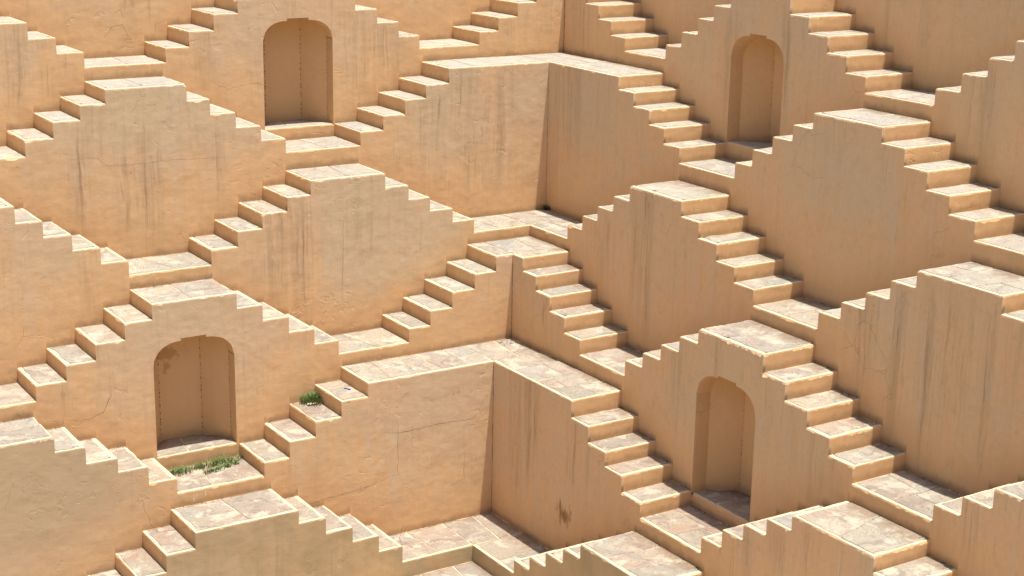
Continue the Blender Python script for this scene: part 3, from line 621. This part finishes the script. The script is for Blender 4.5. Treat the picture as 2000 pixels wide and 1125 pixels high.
# ---------------------------------------------------------------- build tiers
LABELS = {}
LABELS = {
'FLZ0': 'top left flight descending from the upper left edge of the photo to a narrow landing', 'PLZ0': 'high landing just outside the upper left edge of the photo',
'PLZ1': 'narrow low landing between the two flights left of the upper left niche', 'FLZ1': 'flight of pale steps climbing rightwards to the top of the upper left niche',
'PLZ2': 'high landing above the crown of the upper left niche, cut by the photo top', 'FLZ2': 'flight descending rightwards beside the right jamb of the upper left niche',
'PLZ3': 'low landing at the top centre, just above the longest upper corner ledge', 'FLZ3': 'flight climbing rightwards to the uppermost corner at the top edge of the photo',
'CZ': 'uppermost corner landing, hidden above the top edge of the photo',
'PLA0': 'low landing just outside the left edge below the top left flights', 'FLA0': 'flight rising from the left edge to the landing under the top left flights',
'PLA1': 'high whitish landing left of the upper left niche, streaked wall beneath', 'FLA1': 'flight descending rightwards to the sill of the upper left niche',
'PLA2': 'low pale landing directly under the sill of the upper left niche', 'FLA2': 'flight climbing rightwards from the upper left niche to the long upper corner ledge',
'CA': 'long L shaped pale ledge turning the corner near the top centre',
'PLB0': 'high landing cut off by the left edge, above the pinkish descending flight', 'FLB0': 'flight with pinkish treads descending from the left edge towards a low pale landing',
'PLB1': 'low landing right above the high landing that crowns the lower left niche', 'FLB1': 'flight climbing rightwards to the three slab landing in the left centre',
'PLB2': 'high landing of three slabs with a broken front edge, below the upper left niche', 'FLB2': 'flight descending rightwards to the corner landing with the tiny weed',
'CB': 'sunlit low landing in the middle corner with a tiny green weed at its back',
'PLC0': 'low pinkish landing at the left edge carrying a small yellowish weed', 'FLC0': 'flight with grey and buff treads climbing to the crown of the lower left niche',
'PLC1': 'high landing of buff slabs crowning the lower left niche', 'FLC1': 'flight descending rightwards from the lower left niche to a low central landing',
'PLC2': 'low landing left of centre, right above the start of the long ledge with crumbs', 'FLC2': 'flight climbing rightwards to the small corner landing at the centre of the photo',
'CC': 'small high corner landing of grey slabs at the centre of the photo',
'PLD0': 'high landing at the lower left edge paved with pinkish slabs and a chipped corner', 'FLD0': 'flight with chipped pinkish treads descending to the grassy landing',
'PLD1': 'low landing overgrown with green grass beneath the lower left niche', 'FLD1': 'flight climbing rightwards past a grass tuft and a blue pen',
'CD': 'long L shaped ledge of many irregular slabs turning the corner below the photo centre',
'PLE0': 'low landing outside the lower left edge of the photo', 'FLE0': 'lowest left flight, climbing from the bottom edge to a pink slabbed landing',
'PLE1': 'high pinkish landing at the bottom left, directly below the grassy landing', 'FLE1': 'flight descending rightwards to the wide pink floor in the bottom corner',
'CE': 'wide pink stone landing in the bottom corner, half shaded along the wall', 'CF': 'lowest corner landing with pale slabs cut by the bottom edge of the photo',
'FRZ0': 'top flight descending rightwards from the uppermost corner on the shaded side', 'PRZ0': 'small low landing left of the upper right niche at the foot of the top flight',
'FRZ1': 'narrow sunlit steps climbing to the top of the upper right niche', 'PRZ1': 'high landing over the upper right niche, cut by the photo top',
'FRZ2': 'flight descending rightwards from the crown of the upper right niche', 'PRZ2': 'low landing near the upper right, right above the large pale slab landing',
'FRZ3': 'flight climbing out through the upper right edge of the photo', 'PRZ3': 'high landing outside the upper right edge of the photo',
'FRA0': 'flight descending from the right end of the long upper corner ledge', 'PRA0': 'low landing in front of the sill of the upper right niche',
'FRA1': 'narrow steps climbing rightwards beneath the upper right niche', 'PRA1': 'large high landing of pale slabs right below the upper right niche',
'FRA2': 'flight descending towards the right edge with half shaded treads', 'PRA2': 'low landing cut by the right edge, above the large slabbed landing',
'FRB0': 'narrow steps climbing from the weedy corner landing to a cracked pinkish landing', 'PRB0': 'high pinkish landing with a broken front edge, right of the centre corner',
'FRB1': 'flight descending from the pinkish broken edged landing, right of centre', 'PRB1': 'low landing right above the crown of the lower right niche',
'FRB2': 'four narrow steps climbing to the big landing at the right edge', 'PRB2': 'big high landing of reddish slabs at the right edge of the photo', 'FRB3': 'flight leaving the photo at the right edge below the big reddish landing',
'FRC0': 'flight descending rightwards from the small central corner landing', 'PRC0': 'low half shaded landing left of the lower right niche',
'FRC1': 'narrow steps climbing to the crown of the lower right niche', 'PRC1': 'high landing with badly broken plaster edge crowning the lower right niche',
'FRC2': 'flight with chipped corners descending right of the lower right niche', 'PRC2': 'low bluish grey landing with broken rim near the lower right corner',
'FRC3': 'crumbling narrow steps climbing to the right edge near the bottom', 'PRC3': 'high landing outside the right edge near the bottom',
'FRD0': 'flight descending from the long slabbed ledge to the lower right niche', 'PRD0': 'low landing in front of the sill of the lower right niche',
'FRD1': 'narrow steps climbing rightwards in front of the lower right niche', 'PRD1': 'high landing with orange stained slabs at the bottom right',
'FRD2': 'flight descending out of the bottom edge at the lower right', 'PRD2': 'low landing outside the bottom right corner of the photo',
'FRE0': 'small steps climbing rightwards from the pink bottom corner landing', 'PRE0': 'high pinkish landing at the bottom edge right of centre', 'FRE1': 'flight hidden below the bottom edge right of centre',
'NLZ': 'upper left arched niche in the sunlit wall, shaded ochre inside', 'NLC': 'lower left arched niche with a brown stain and grass below its sill',
'NRZ': 'upper right arched niche, narrow, in the shaded wall', 'NRC': 'lower right arched niche in the shaded wall under the broken edged landing',
'WLY': 'rearmost sunlit wall along the top left, with raised plaster scars', 'WRY': 'rearmost shaded wall along the top right edge of the photo',
'WLZ': 'sunlit plaster wall pierced by the upper left niche', 'WRZ': 'shaded plaster wall pierced by the upper right niche',
'WLA': 'sunlit wall with long dark rain streaks below the upper left niche', 'WRA': 'shaded wall running right from under the long upper corner ledge',
'WLB': 'sunlit greyish wall under the three slab landing at left centre', 'WRB': 'shaded streaked wall under the big reddish landing at the right edge',
'WLC': 'sunlit wall pierced by the lower left niche', 'WRC': 'shaded wall pierced by the lower right niche',
'WLD': 'sunlit wall with a long diagonal crack under the long slabbed ledge', 'WRD': 'shaded wall with a rust brown splash under the long slabbed ledge',
'WLE': 'greenish buff wall at the bottom left edge of the photo', 'WRE': 'dull buff wall at the bottom edge right of centre',
'WLF': 'lowest wall under the bottom edge left of the corner', 'WRF': 'lowest wall under the bottom edge right of the corner',
}

def lab(key, default): return LABELS.get(key, default)

KEYS = []
def exposed(side, k, i, j):
    """is the side of tread i towards tread j open (neighbour lower)?"""
    T = TREADS[side+names(k)]
    if not 0 <= j < len(T): return False
    return T[j][3] < T[i][3]-0.02

def rise_function(side, k, zlow):
    def fn(tg, p):
        if tg == 'F':
            u = p[0] if side == 'L' else -p[1]
            return p[2]-floor_z(side, k, u)
        if tg == 'S': return p[2]-zlow
        return 0.6
    return fn

def make_tread(side, k, i, parent, as_part):
    kind, a, b, z = TREADS[side+names(k)][i]; w = back(side, k)-front(side, k)
    zb = body_bottom(side, k, i); e0 = exposed(side, k, i, i-1); e1 = exposed(side, k, i, i+1)
    poly, order = plan(side, k, a, b, 0, w)
    tags = ['F', 'S' if e1 else 'W', 'W', 'S' if e0 else 'W']
    body = plaster_block(poly, tags, zb, z, k, rise_function(side, k, zb), 'step' if as_part else 'bed', parent)
    seed = int(abs(a*1000))+k*97+(5 if side == 'R' else 0)
    host = body if as_part else parent
    m0 = 0.052 if e0 else 0.012; m1 = 0.052 if e1 else 0.012
    rr = random.Random(seed)
    m0 *= rr.uniform(0.5, 1.35); m1 *= rr.uniform(0.5, 1.35)
    split_stones(side, k, a, b, z, host, seed, rr.uniform(0.034, 0.075), m0, m1, 0.014)
    return body

def make_corner(k, label):
    L = TREADS['L'+names(k)]; R = TREADS['R'+names(k)]; q = L[-1]; r = R[0]; z = q[3]
    xl, xr_, ur = q[1], PLANE_X[k+1], r[2]; yf, yb, xb = PLANE_Y[k+1], PLANE_Y[k], PLANE_X[k]
    # ccw: left end front -> inner corner -> right end front -> right end back -> outer corner -> left end back
    poly = [(xl, yf), (xr_, yf), (xr_, -ur), (xb, -ur), (xb, yb), (xl, yb)]
    low_l = L[-2][3] < z-0.02; low_r = R[1][3] < z-0.02
    tags = ['F', 'F', 'S' if low_r else 'W', 'W', 'W', 'S' if low_l else 'W']
    zb = min(body_bottom('L', k, len(L)-1), body_bottom('R', k, 0))
    t = thing('corner_landing', label, 'landing', (xr_, yf, z-0.2))
    def fn(tg, p):
        if tg == 'F':
            return p[2]-floor_z('L', k, p[0]) if abs(p[1]-yf) < 0.03 else p[2]-floor_z('R', k, -p[1])
        return p[2]-zb if tg == 'S' else 0.6
    plaster_block(poly, tags, zb, z, k, fn, 'bed', t)
    seed = 500+k*13
    if xr_-xl > 0.12: split_stones('L', k, xl, xr_, z, t, seed, 0.05, 0.05 if low_l else 0.012, 0.006, 0.014, True)
    if ur+yf > 0.12: split_stones('R', k, -yf, ur, z, t, seed+1, 0.05, 0.009, 0.05 if low_r else 0.012, 0.014, True)
    sx = xr_+(xb-xr_)*0.52
    pc = [(xr_, yf), (xb, yf), (xb, yb), (xr_, yb)]
    stone([(xr_, yf), (sx, yf), (sx+0.08, yb), (xr_, yb)], z, t, [0.009, 0.009, 0.014, 0.009], seed+3, k, back_edges=[2])
    stone([(sx, yf), (xb, yf), (xb, yb), (sx+0.08, yb)], z, t, [0.009, 0.014, 0.014, 0.009], seed+4, k, back_edges=[1, 2])
    return t

WALLS = {}
for k in range(-1, 7):
    for side in 'LR':
        WALLS[(side, k)] = make_wall(side, k, lab('W%s%s' % (side, names(k)), 'plastered retaining wall %s %s' % (side, names(k))))
add_cracks(WALLS)

FLIGHTS = {}
for k in range(0, 7):
    for side in 'LR':
        T = TREADS[side+names(k)]; run = []; nf = nl = 0
        def flush(run, nf):
            if not run: return nf
            key = 'F%s%s%d' % (side, names(k), nf); a = T[run[0]]; b = T[run[-1]]
            lowi = run[0] if a[3] < b[3] else run[-1]; um = (T[lowi][1]+T[lowi][2])/2
            o = thing('stair_flight', lab(key, 'flight '+key), 'stairs', P(side, k, um, 0.4, min(a[3], b[3])-0.22), 'short stone stair flights zigzagging across the stepwell walls')
            for i in run: make_tread(side, k, i, o, True)
            FLIGHTS[key] = (o, side, k, run); return nf+1
        for i, q in enumerate(T):
            if not is_object(side, k, i): nf = flush(run, nf); run = []; continue
            if q[0] == 's': run.append(i); continue
            nf = flush(run, nf); run = []
            if q[0][-1] == 'c':
                continue
            key = 'P%s%s%d' % (side, names(k), nl); nl += 1
            o = thing('landing', lab(key, 'landing '+key), 'landing', P(side, k, (q[1]+q[2])/2, 0.4, q[3]-0.2), 'landings between the stair flights')
            make_tread(side, k, i, o, False); FLIGHTS[key] = (o, side, k, [i])
        nf = flush(run, nf)
    FLIGHTS['C'+names(k)] = (make_corner(k, lab('C'+names(k), 'corner '+names(k))), 'C', k, [])

# ---------------------------------------------------------------- arched niches
def make_niche(side, k, label):
    nich = NICHES[(side, k)]; u0, u1, sill, spring, crown = nich; L = u1-u0
    t = thing('arched_niche', label, 'niche', P(side, k, (u0+u1)/2, 0.3, sill), 'arched niches let into the walls')
    flip = side == 'R'
    pl = [(u0, 0.0), (u0, 0.24), (u0+0.28, 0.60), (u1-0.28, 0.60), (u1, 0.22), (u1, 0.0)]
    parts = ['jamb', 'back_panel', 'back_panel', 'back_panel', 'jamb']
    def wall_part(name, a, b):
        m = Mesh(); (ua, va), (ub, vb) = a, b; n = max(1, int(((ub-ua)**2+(vb-va)**2)**0.5/0.05))
        c_ = (u0+u1)/2; h_ = L*0.155
        fr = sorted(set([i/n for i in range(n+1)]+[(e-ua)/(ub-ua) for e in (c_-h_, c_+h_) if ub-ua > 1e-6 and ua < e < ub]))
        for f0, f1 in zip(fr, fr[1:]):
            p0 = (ua+(ub-ua)*f0, va+(vb-va)*f0); p1 = (ua+(ub-ua)*f1, va+(vb-va)*f1)
            e = 1e-4 if ub > ua else 0.0
            z0 = arch_z(nich, min(max(p0[0]+e, u0+1e-6), u1-1e-6)); z1 = arch_z(nich, min(max(p1[0]-e, u0+1e-6), u1-1e-6))
            if ub-ua < 1e-6: z0 = z1 = spring
            rows = 6
            for r in range(rows):
                g0, g1 = r/rows, (r+1)/rows
                pts = [P(side, k, p0[0], p0[1], sill+(z0-sill)*g0), P(side, k, p1[0], p1[1], sill+(z1-sill)*g0), P(side, k, p1[0], p1[1], sill+(z1-sill)*g1), P(side, k, p0[0], p0[1], sill+(z0-sill)*g1)]
                m.face(pts, [(2.0, q[2]-sill) for q in pts], flip)
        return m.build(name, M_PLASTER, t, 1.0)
    for nm, a, b in zip(parts, pl, pl[1:]): wall_part(nm, a, b)
    # vault
    m = Mesh(); n = 40
    def depth(u):
        for (ua, va), (ub, vb) in zip(pl, pl[1:]):
            if ub-ua > 1e-6 and ua <= u <= ub: return va+(vb-va)*(u-ua)/(ub-ua)
        return 0.24
    c_ = (u0+u1)/2; h_ = L*0.155
    us = sorted(set([u0+L*i/n for i in range(n+1)]+[c_-h_, c_+h_]))
    for a, b in zip(us, us[1:]):
        za, zb = arch_z(nich, a+1e-4 if a > u0 else u0+1e-6), arch_z(nich, b-1e-4)
        pts = [P(side, k, a, 0, za), P(side, k, b, 0, zb), P(side, k, b, depth(b), zb), P(side, k, a, depth(a), za)]
        m.face(pts, [(2.0, 1.2)]*4, not flip)
    for e, s_ in ((c_-h_, 1), (c_+h_, -1)):
        za, zb = arch_z(nich, e-s_*1e-3), arch_z(nich, e+s_*1e-3)
        pts = [P(side, k, e, 0, za), P(side, k, e, depth(e), za), P(side, k, e, depth(e), zb), P(side, k, e, 0, zb)]
        m.face(pts, [(2.0, 1.2)]*4, (s_ > 0) != flip)
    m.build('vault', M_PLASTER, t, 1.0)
    # floor: plaster bed with a lip and stones
    poly = [P(side, k, u, v, 0)[:2] for u, v in [(u0, 0.0), (u1, 0.0), (u1, 0.22), (u1-0.28, 0.60), (u0+0.28, 0.60), (u0, 0.24)]]
    if side == 'R': pass
    tags = ['F', 'W', 'W', 'W', 'W', 'W']
    area = sum(poly[i][0]*poly[(i+1) % 6][1]-poly[(i+1) % 6][0]*poly[i][1] for i in range(6))
    if area < 0: poly = [poly[0]]+poly[:0:-1]; tags = [tags[0]]+tags[:0:-1]; poly = poly[1:]+poly[:1]; tags = ['W']*5+['F'] if False else tags
    plaster_block(poly, tags, sill-0.10, sill, k, lambda tg, p: p[2]-sill+0.2, 'sill', t)
    rnd = random.Random(k+17)
    mid = u0+L*rnd.uniform(0.3, 0.4)
    for a, b, d0, d1 in ((u0, mid, 0.24, 0.6), (mid, u1, 0.6, 0.22)):
        if a == u0: pts = [(a, 0.0), (b, 0.0), (b+0.1, 0.60), (a+0.28, 0.60), (a, 0.24)]
        else: pts = [(a, 0.0), (b, 0.0), (b, 0.22), (b-0.28, 0.60), (a+0.1, 0.60)]
        po = [P(side, k, u, v, 0)[:2] for u, v in pts]
        ar = sum(po[i][0]*po[(i+1) % 5][1]-po[(i+1) % 5][0]*po[i][1] for i in range(5))
        mar = [0.04, 0.009 if a == u0 else 0.012, 0.014, 0.014, 0.014]
        stone(po, sill, t, mar, int(u0*100)+int(b*10), k, back_edges=[2, 3])
    # damp pin holes up the corners of the niche
    m = Mesh(); rnd = random.Random(k*5+len(side))
    for (cu, cv) in (pl[2], pl[3], pl[4]):
        z = sill+0.1
        while z < spring+0.1:
            h = rnd.uniform(0.008, 0.03); wd = rnd.uniform(0.005, 0.009)*(1.0 if side == 'L' else 0.6)
            p = [P(side, k, cu-wd, cv-0.012, z), P(side, k, cu+wd, cv-0.012, z), P(side, k, cu+wd*0.6, cv-0.012, z+h), P(side, k, cu-wd*0.7, cv-0.012, z+h)]
            m.face(p, [(1, 1)]*4, flip); z += rnd.uniform(0.03, 0.11)
    m.build('weep_holes', M_CRACK, t)['kind'] = 'stuff'
    return t
for (side, k) in NICHES: make_niche(side, k, lab('N%s%s' % (side, names(k)), 'niche'))

# ---------------------------------------------------------------- grass, weeds and litter
def blades(name, spots, mat, parent=None, seed=1, hmin=0.05, hmax=0.13, width=0.004):
    """spots: (x, y, z, radius, count)"""
    rnd = random.Random(seed); v = []; f = []
    for x, y, z, r, cnt in spots:
        for _ in range(cnt):
            a = rnd.uniform(0, 6.283); d = r*math.sqrt(rnd.random()); bx, by = x+math.cos(a)*d, y+math.sin(a)*d
            h = rnd.uniform(hmin, hmax)*(1.15-0.5*d/r); lean = rnd.uniform(0.1, 0.75)*h; la = a+rnd.uniform(-1.3, 1.3)
            dx, dy = math.cos(la)*lean, math.sin(la)*lean; w = width*rnd.uniform(0.7, 1.4); px, py = -math.sin(la)*w, math.cos(la)*w
            i = len(v)
            v += [(bx-px, by-py, z), (bx+px, by+py, z), (bx+dx*0.35+px*0.8, by+dy*0.35+py*0.8, z+h*0.55), (bx+dx*0.35-px*0.8, by+dy*0.35-py*0.8, z+h*0.55), (bx+dx, by+dy, z+h*rnd.uniform(0.75, 1.0))]
            f += [(i, i+1, i+2, i+3), (i+3, i+2, i+4)]
    me = bpy.data.meshes.new(name); me.from_pydata(v, [], f); me.update()
    return link(name, me, parent, mat)
zl = -0.893
def band(x0, y0, x1, y1, r, cnt, n):
    return [(x0+(x1-x0)*i/(n-1), y0+(y1-y0)*i/(n-1)+0.02*math.sin(i*2.3), zl, r*(0.7+0.5*abs(math.sin(i*1.7+1))), int(cnt*(0.5+abs(math.sin(i*2.1+0.6))))) for i in range(n)]
patch = thing('grass_patch', 'straggling band of green grass on the low landing under the left-hand lower niche', 'grass', (-7.8, -2.75, zl))
patch['kind'] = 'stuff'
blades('blades', band(-8.33, -2.80, -7.42, -2.745, 0.10, 40, 11)+[(-7.50, -2.75, zl, 0.16, 120), (-8.22, -2.84, zl, 0.13, 120), (-7.22, -2.72, zl, 0.05, 40)], M_GRASS, patch, 3, 0.04, 0.115)
blades('blades', band(-7.86, -3.03, -7.38, -2.90, 0.05, 40, 8), M_GRASS, patch, 5, 0.03, 0.09)
blades('dry_blades', band(-8.33, -2.84, -7.3, -2.79, 0.09, 30, 10), M_GRASS_DRY, patch, 7, 0.03, 0.09)
tuft = thing('grass_tuft', 'bushy green grass tuft growing at the back of a grey step near the blue pen', 'grass', (-6.12, -2.76, -0.236))
blades('blades', [(-6.13, -2.74, -0.236, 0.15, 210), (-6.08, -2.76, -0.236, 0.10, 120)], M_GRASS, tuft, 9, 0.09, 0.22, 0.0045)
blades('dry_blades', [(-6.13, -2.79, -0.236, 0.19, 90)], M_GRASS_DRY, tuft, 10, 0.05, 0.13, 0.004)
edge = thing('grass_tuft', 'small yellowish weed on the low landing at the left edge of the photo', 'grass', (-10.44, -2.06, 0.42))
blades('blades', [(-10.44, -2.07, 0.424, 0.07, 90)], M_GRASS_DRY, edge, 12, 0.05, 0.12)
def leafy(name, label, x, y, z, n, r, seed):
    rnd = random.Random(seed); t = thing(name, label, 'plant', (x, y, z)); v = []; f = []
    for _ in range(n):
        a = rnd.uniform(0, 6.28); e = rnd.uniform(0.2, 1.3); d = r*rnd.uniform(0.3, 1.0)
        c = Vector((x+math.cos(a)*math.cos(e)*d, y+math.sin(a)*math.cos(e)*d, z+0.01+math.sin(e)*d)); s = rnd.uniform(0.012, 0.024)
        ax = Vector((math.cos(a+1.2), math.sin(a+1.2), rnd.uniform(-.3, .3))).normalized()*s; up = Vector((math.cos(a), math.sin(a), rnd.uniform(0.2, 0.9))).normalized()*s*1.5
        i = len(v); v += [tuple(c-up), tuple(c+ax*0.8), tuple(c+up), tuple(c-ax*0.8)]; f.append((i, i+1, i+2, i+3))
    me = bpy.data.meshes.new('leaves'); me.from_pydata(v, [], f); me.update(); link('leaves', me, t, M_LEAF)
    v = []; f = []
    for _ in range(9):
        a = rnd.uniform(0, 6.28); d = r*0.7; i = len(v); px, py = -math.sin(a)*0.002, math.cos(a)*0.002
        v += [(x-px, y-py, z), (x+px, y+py, z), (x+math.cos(a)*d, y+math.sin(a)*d, z+d)]; f.append((i, i+1, i+2))
    me = bpy.data.meshes.new('stem'); me.from_pydata(v, [], f); me.update(); link('stem', me, t, M_LEAF)
leafy('small_weed', 'tiny dark green weed sprouting in the shaded corner of the middle corner landing', -0.95, -0.99, 1.712, 46, 0.085, 4)

def tube(p0, p1, r, n=8, r1=None):
    p0, p1 = Vector(p0), Vector(p1); d = (p1-p0).normalized(); a = d.orthogonal().normalized(); b = d.cross(a); v = []; f = []
    for p, rr in ((p0, r), (p1, r if r1 is None else r1)):
        for i in range(n): t = 6.2832*i/n; v.append(tuple(p+a*math.cos(t)*rr+b*math.sin(t)*rr))
    for i in range(n): f.append((i, (i+1) % n, n+(i+1) % n, n+i))
    f += [tuple(range(n-1, -1, -1)), tuple(range(n, 2*n))]; return v, f
def tube_obj(name, p0, p1, r, mat, parent, r1=None):
    v, f = tube(p0, p1, r, 8, r1); me = bpy.data.meshes.new(name); me.from_pydata(v, [], f); me.update(); return link(name, me, parent, mat)
pen = thing('pen', 'small dark blue pen lying on the pale step below the long corner ledge', 'pen', (-5.72, -3.09, -0.01))
tube_obj('barrel', (-5.745, -3.03, -0.002), (-5.715, -3.10, -0.002), 0.0075, M_BLUE, pen)
tube_obj('cap', (-5.715, -3.10, -0.002), (-5.70, -3.145, -0.002), 0.009, M_BLUE, pen)
tube_obj('tip', (-5.745, -3.03, -0.002), (-5.750, -3.017, -0.002), 0.0045, M_WHITE, pen, 0.001)
def crumple(name, cx, cy, z, sx, sy, h, mat, parent, seed):
    rnd = random.Random(seed); v = []; f = []; nx, ny = 6, 4
    for i in range(nx+1):
        for j in range(ny+1): v.append((cx+sx*(i/nx-.5)+rnd.uniform(-.003, .003), cy+sy*(j/ny-.5)+rnd.uniform(-.003, .003), z+rnd.random()*h))
    for i in range(nx):
        for j in range(ny): a = i*(ny+1)+j; f.append((a, a+ny+1, a+ny+2, a+1))
    me = bpy.data.meshes.new(name); me.from_pydata(v, [], f); me.update(); return link(name, me, parent, mat)
wr = thing('paper_wrapper', 'crumpled white and brown wrapper on the grey step beside the grass tuft', 'litter', (-6.17, -2.87, -0.226))
crumple('torn_paper', -6.195, -2.86, -0.224, 0.09, 0.05, 0.02, M_WHITE, wr, 1)
crumple('printed_end', -6.125, -2.88, -0.222, 0.055, 0.05, 0.022, M_BROWN, wr, 2)
# scattered pale crumbs in the corner of the long ledge
rnd = random.Random(8); v = []; f = []
def crumb(x, y, z, s):
    i = len(v)
    for dx, dy, dz in ((1, 0, 0), (0, 1, 0), (-1, 0, 0), (0, -1, 0), (0, 0, 1), (0, 0, -.4)):
        v.append((x+dx*s*rnd.uniform(.6, 1.2), y+dy*s*rnd.uniform(.6, 1.2), z+dz*s*rnd.uniform(.6, 1.2)))
    for a, b in ((0, 1), (1, 2), (2, 3), (3, 0)): f.extend([(i+a, i+b, i+4), (i+b, i+a, i+5)])
for _ in range(60):
    d = abs(rnd.gauss(0, 0.10)); a = rnd.uniform(0, 6.28); x = -2.80+math.cos(a)*d*1.2; y = -2.83+math.sin(a)*d*1.4
    if x > -2.66 or y > -2.65: continue
    crumb(x, y, 0.192+max(0, 0.05-d*.5)*rnd.random(), rnd.uniform(0.004, 0.0095))
me = bpy.data.meshes.new('scattered_crumbs'); me.from_pydata(v, [], f); me.update()
o = link('scattered_crumbs', me, None, M_WHITE); tag(o, 'scatter of white crumbs in the inner corner of the long corner ledge', 'litter', kind='stuff')
for ti, (x, y, a, l) in enumerate(((-2.93, -2.80, 0.3, 0.08), (-2.96, -2.93, 1.3, 0.06), (-2.84, -2.93, 0.5, 0.07), (-7.84, -2.86, 0.2, 0.05))):
    z = 0.196 if x > -5 else -0.886
    tw = thing('twig', ['longest dark twig, left of the white crumbs and nearest the wall', 'dark twig left of the white crumbs, farthest from the wall', 'dark twig lying just in front of the white crumbs', 'short dark twig on the grassy landing beside the grass'][ti], 'twig', (x, y, z), 'dry twigs and scraps lying on the ledges')
    tube_obj('stem', (x-math.cos(a)*l/2, y-math.sin(a)*l/2, z), (x+math.cos(a)*l/2, y+math.sin(a)*l/2, z+0.01), 0.006, M_DIRT, tw, 0.003)
# dry soil and grit caught along the feet of the walls
def grit(side, k, i, dens, seed):
    kind, a, b, z = TREADS[side+names(k)][i]; w = back(side, k)-front(side, k); rnd = random.Random(seed); n = int((b-a)*dens)
    for _ in range(n):
        u = rnd.uniform(a+0.02, b-0.02); d = abs(rnd.gauss(0, 0.022)); s = rnd.uniform(0.004, 0.012)
        if nz((u, k*3.1, z), 3.0) < -0.05: continue
        p = P(side, k, u, w-0.006-d, z+0.006); crumb(p[0], p[1], p[2]+s*0.3, s)
v = []; f = []
for k in range(0, 6):
    for side in 'LR':
        for i, q in enumerate(TREADS[side+names(k)]):
            grit(side, k, i, 34 if side == 'L' else 80, k*100+i)
me = bpy.data.meshes.new('soil_grit'); me.from_pydata(v, [], f); me.update()
o = link('soil_grit', me, None, M_DIRT); tag(o, 'dark dry soil and grit caught where treads meet the walls', 'dirt', kind='stuff')

# the floor of the well
me = bpy.data.meshes.new('ground'); s = 400.0
me.from_pydata([(-s, -s, -5.9), (s, -s, -5.9), (s, s, -5.9), (-s, s, -5.9)], [], [(0, 1, 2, 3)]); me.update()
o = link('ground', me, None, flat_mat('well_floor_stone', (0.40, 0.31, 0.22), 0.9, 0.3, 1.5)); o['kind'] = 'structure'

# the courtyard around the top of the well, an L-shaped block behind the rearmost walls
q = 1.76; e = 300.0; zt, zb = 6.82, -5.95
plan_ = [(-e, q), (q, q), (q, -e), (e, -e), (e, e), (-e, e)]
v = [(x, y, zb) for x, y in plan_]+[(x, y, zt) for x, y in plan_]
f = [(i, (i+1) % 6, 6+(i+1) % 6, 6+i) for i in range(6)]+[(6, 7, 10, 11), (7, 8, 9, 10)]
me = bpy.data.meshes.new('courtyard_ground'); me.from_pydata(v, [], f); me.update()
o = link('courtyard_ground', me, None, flat_mat('courtyard_stone', (0.40, 0.31, 0.21), 0.9, 0.3, 1.5)); o['kind'] = 'structure'
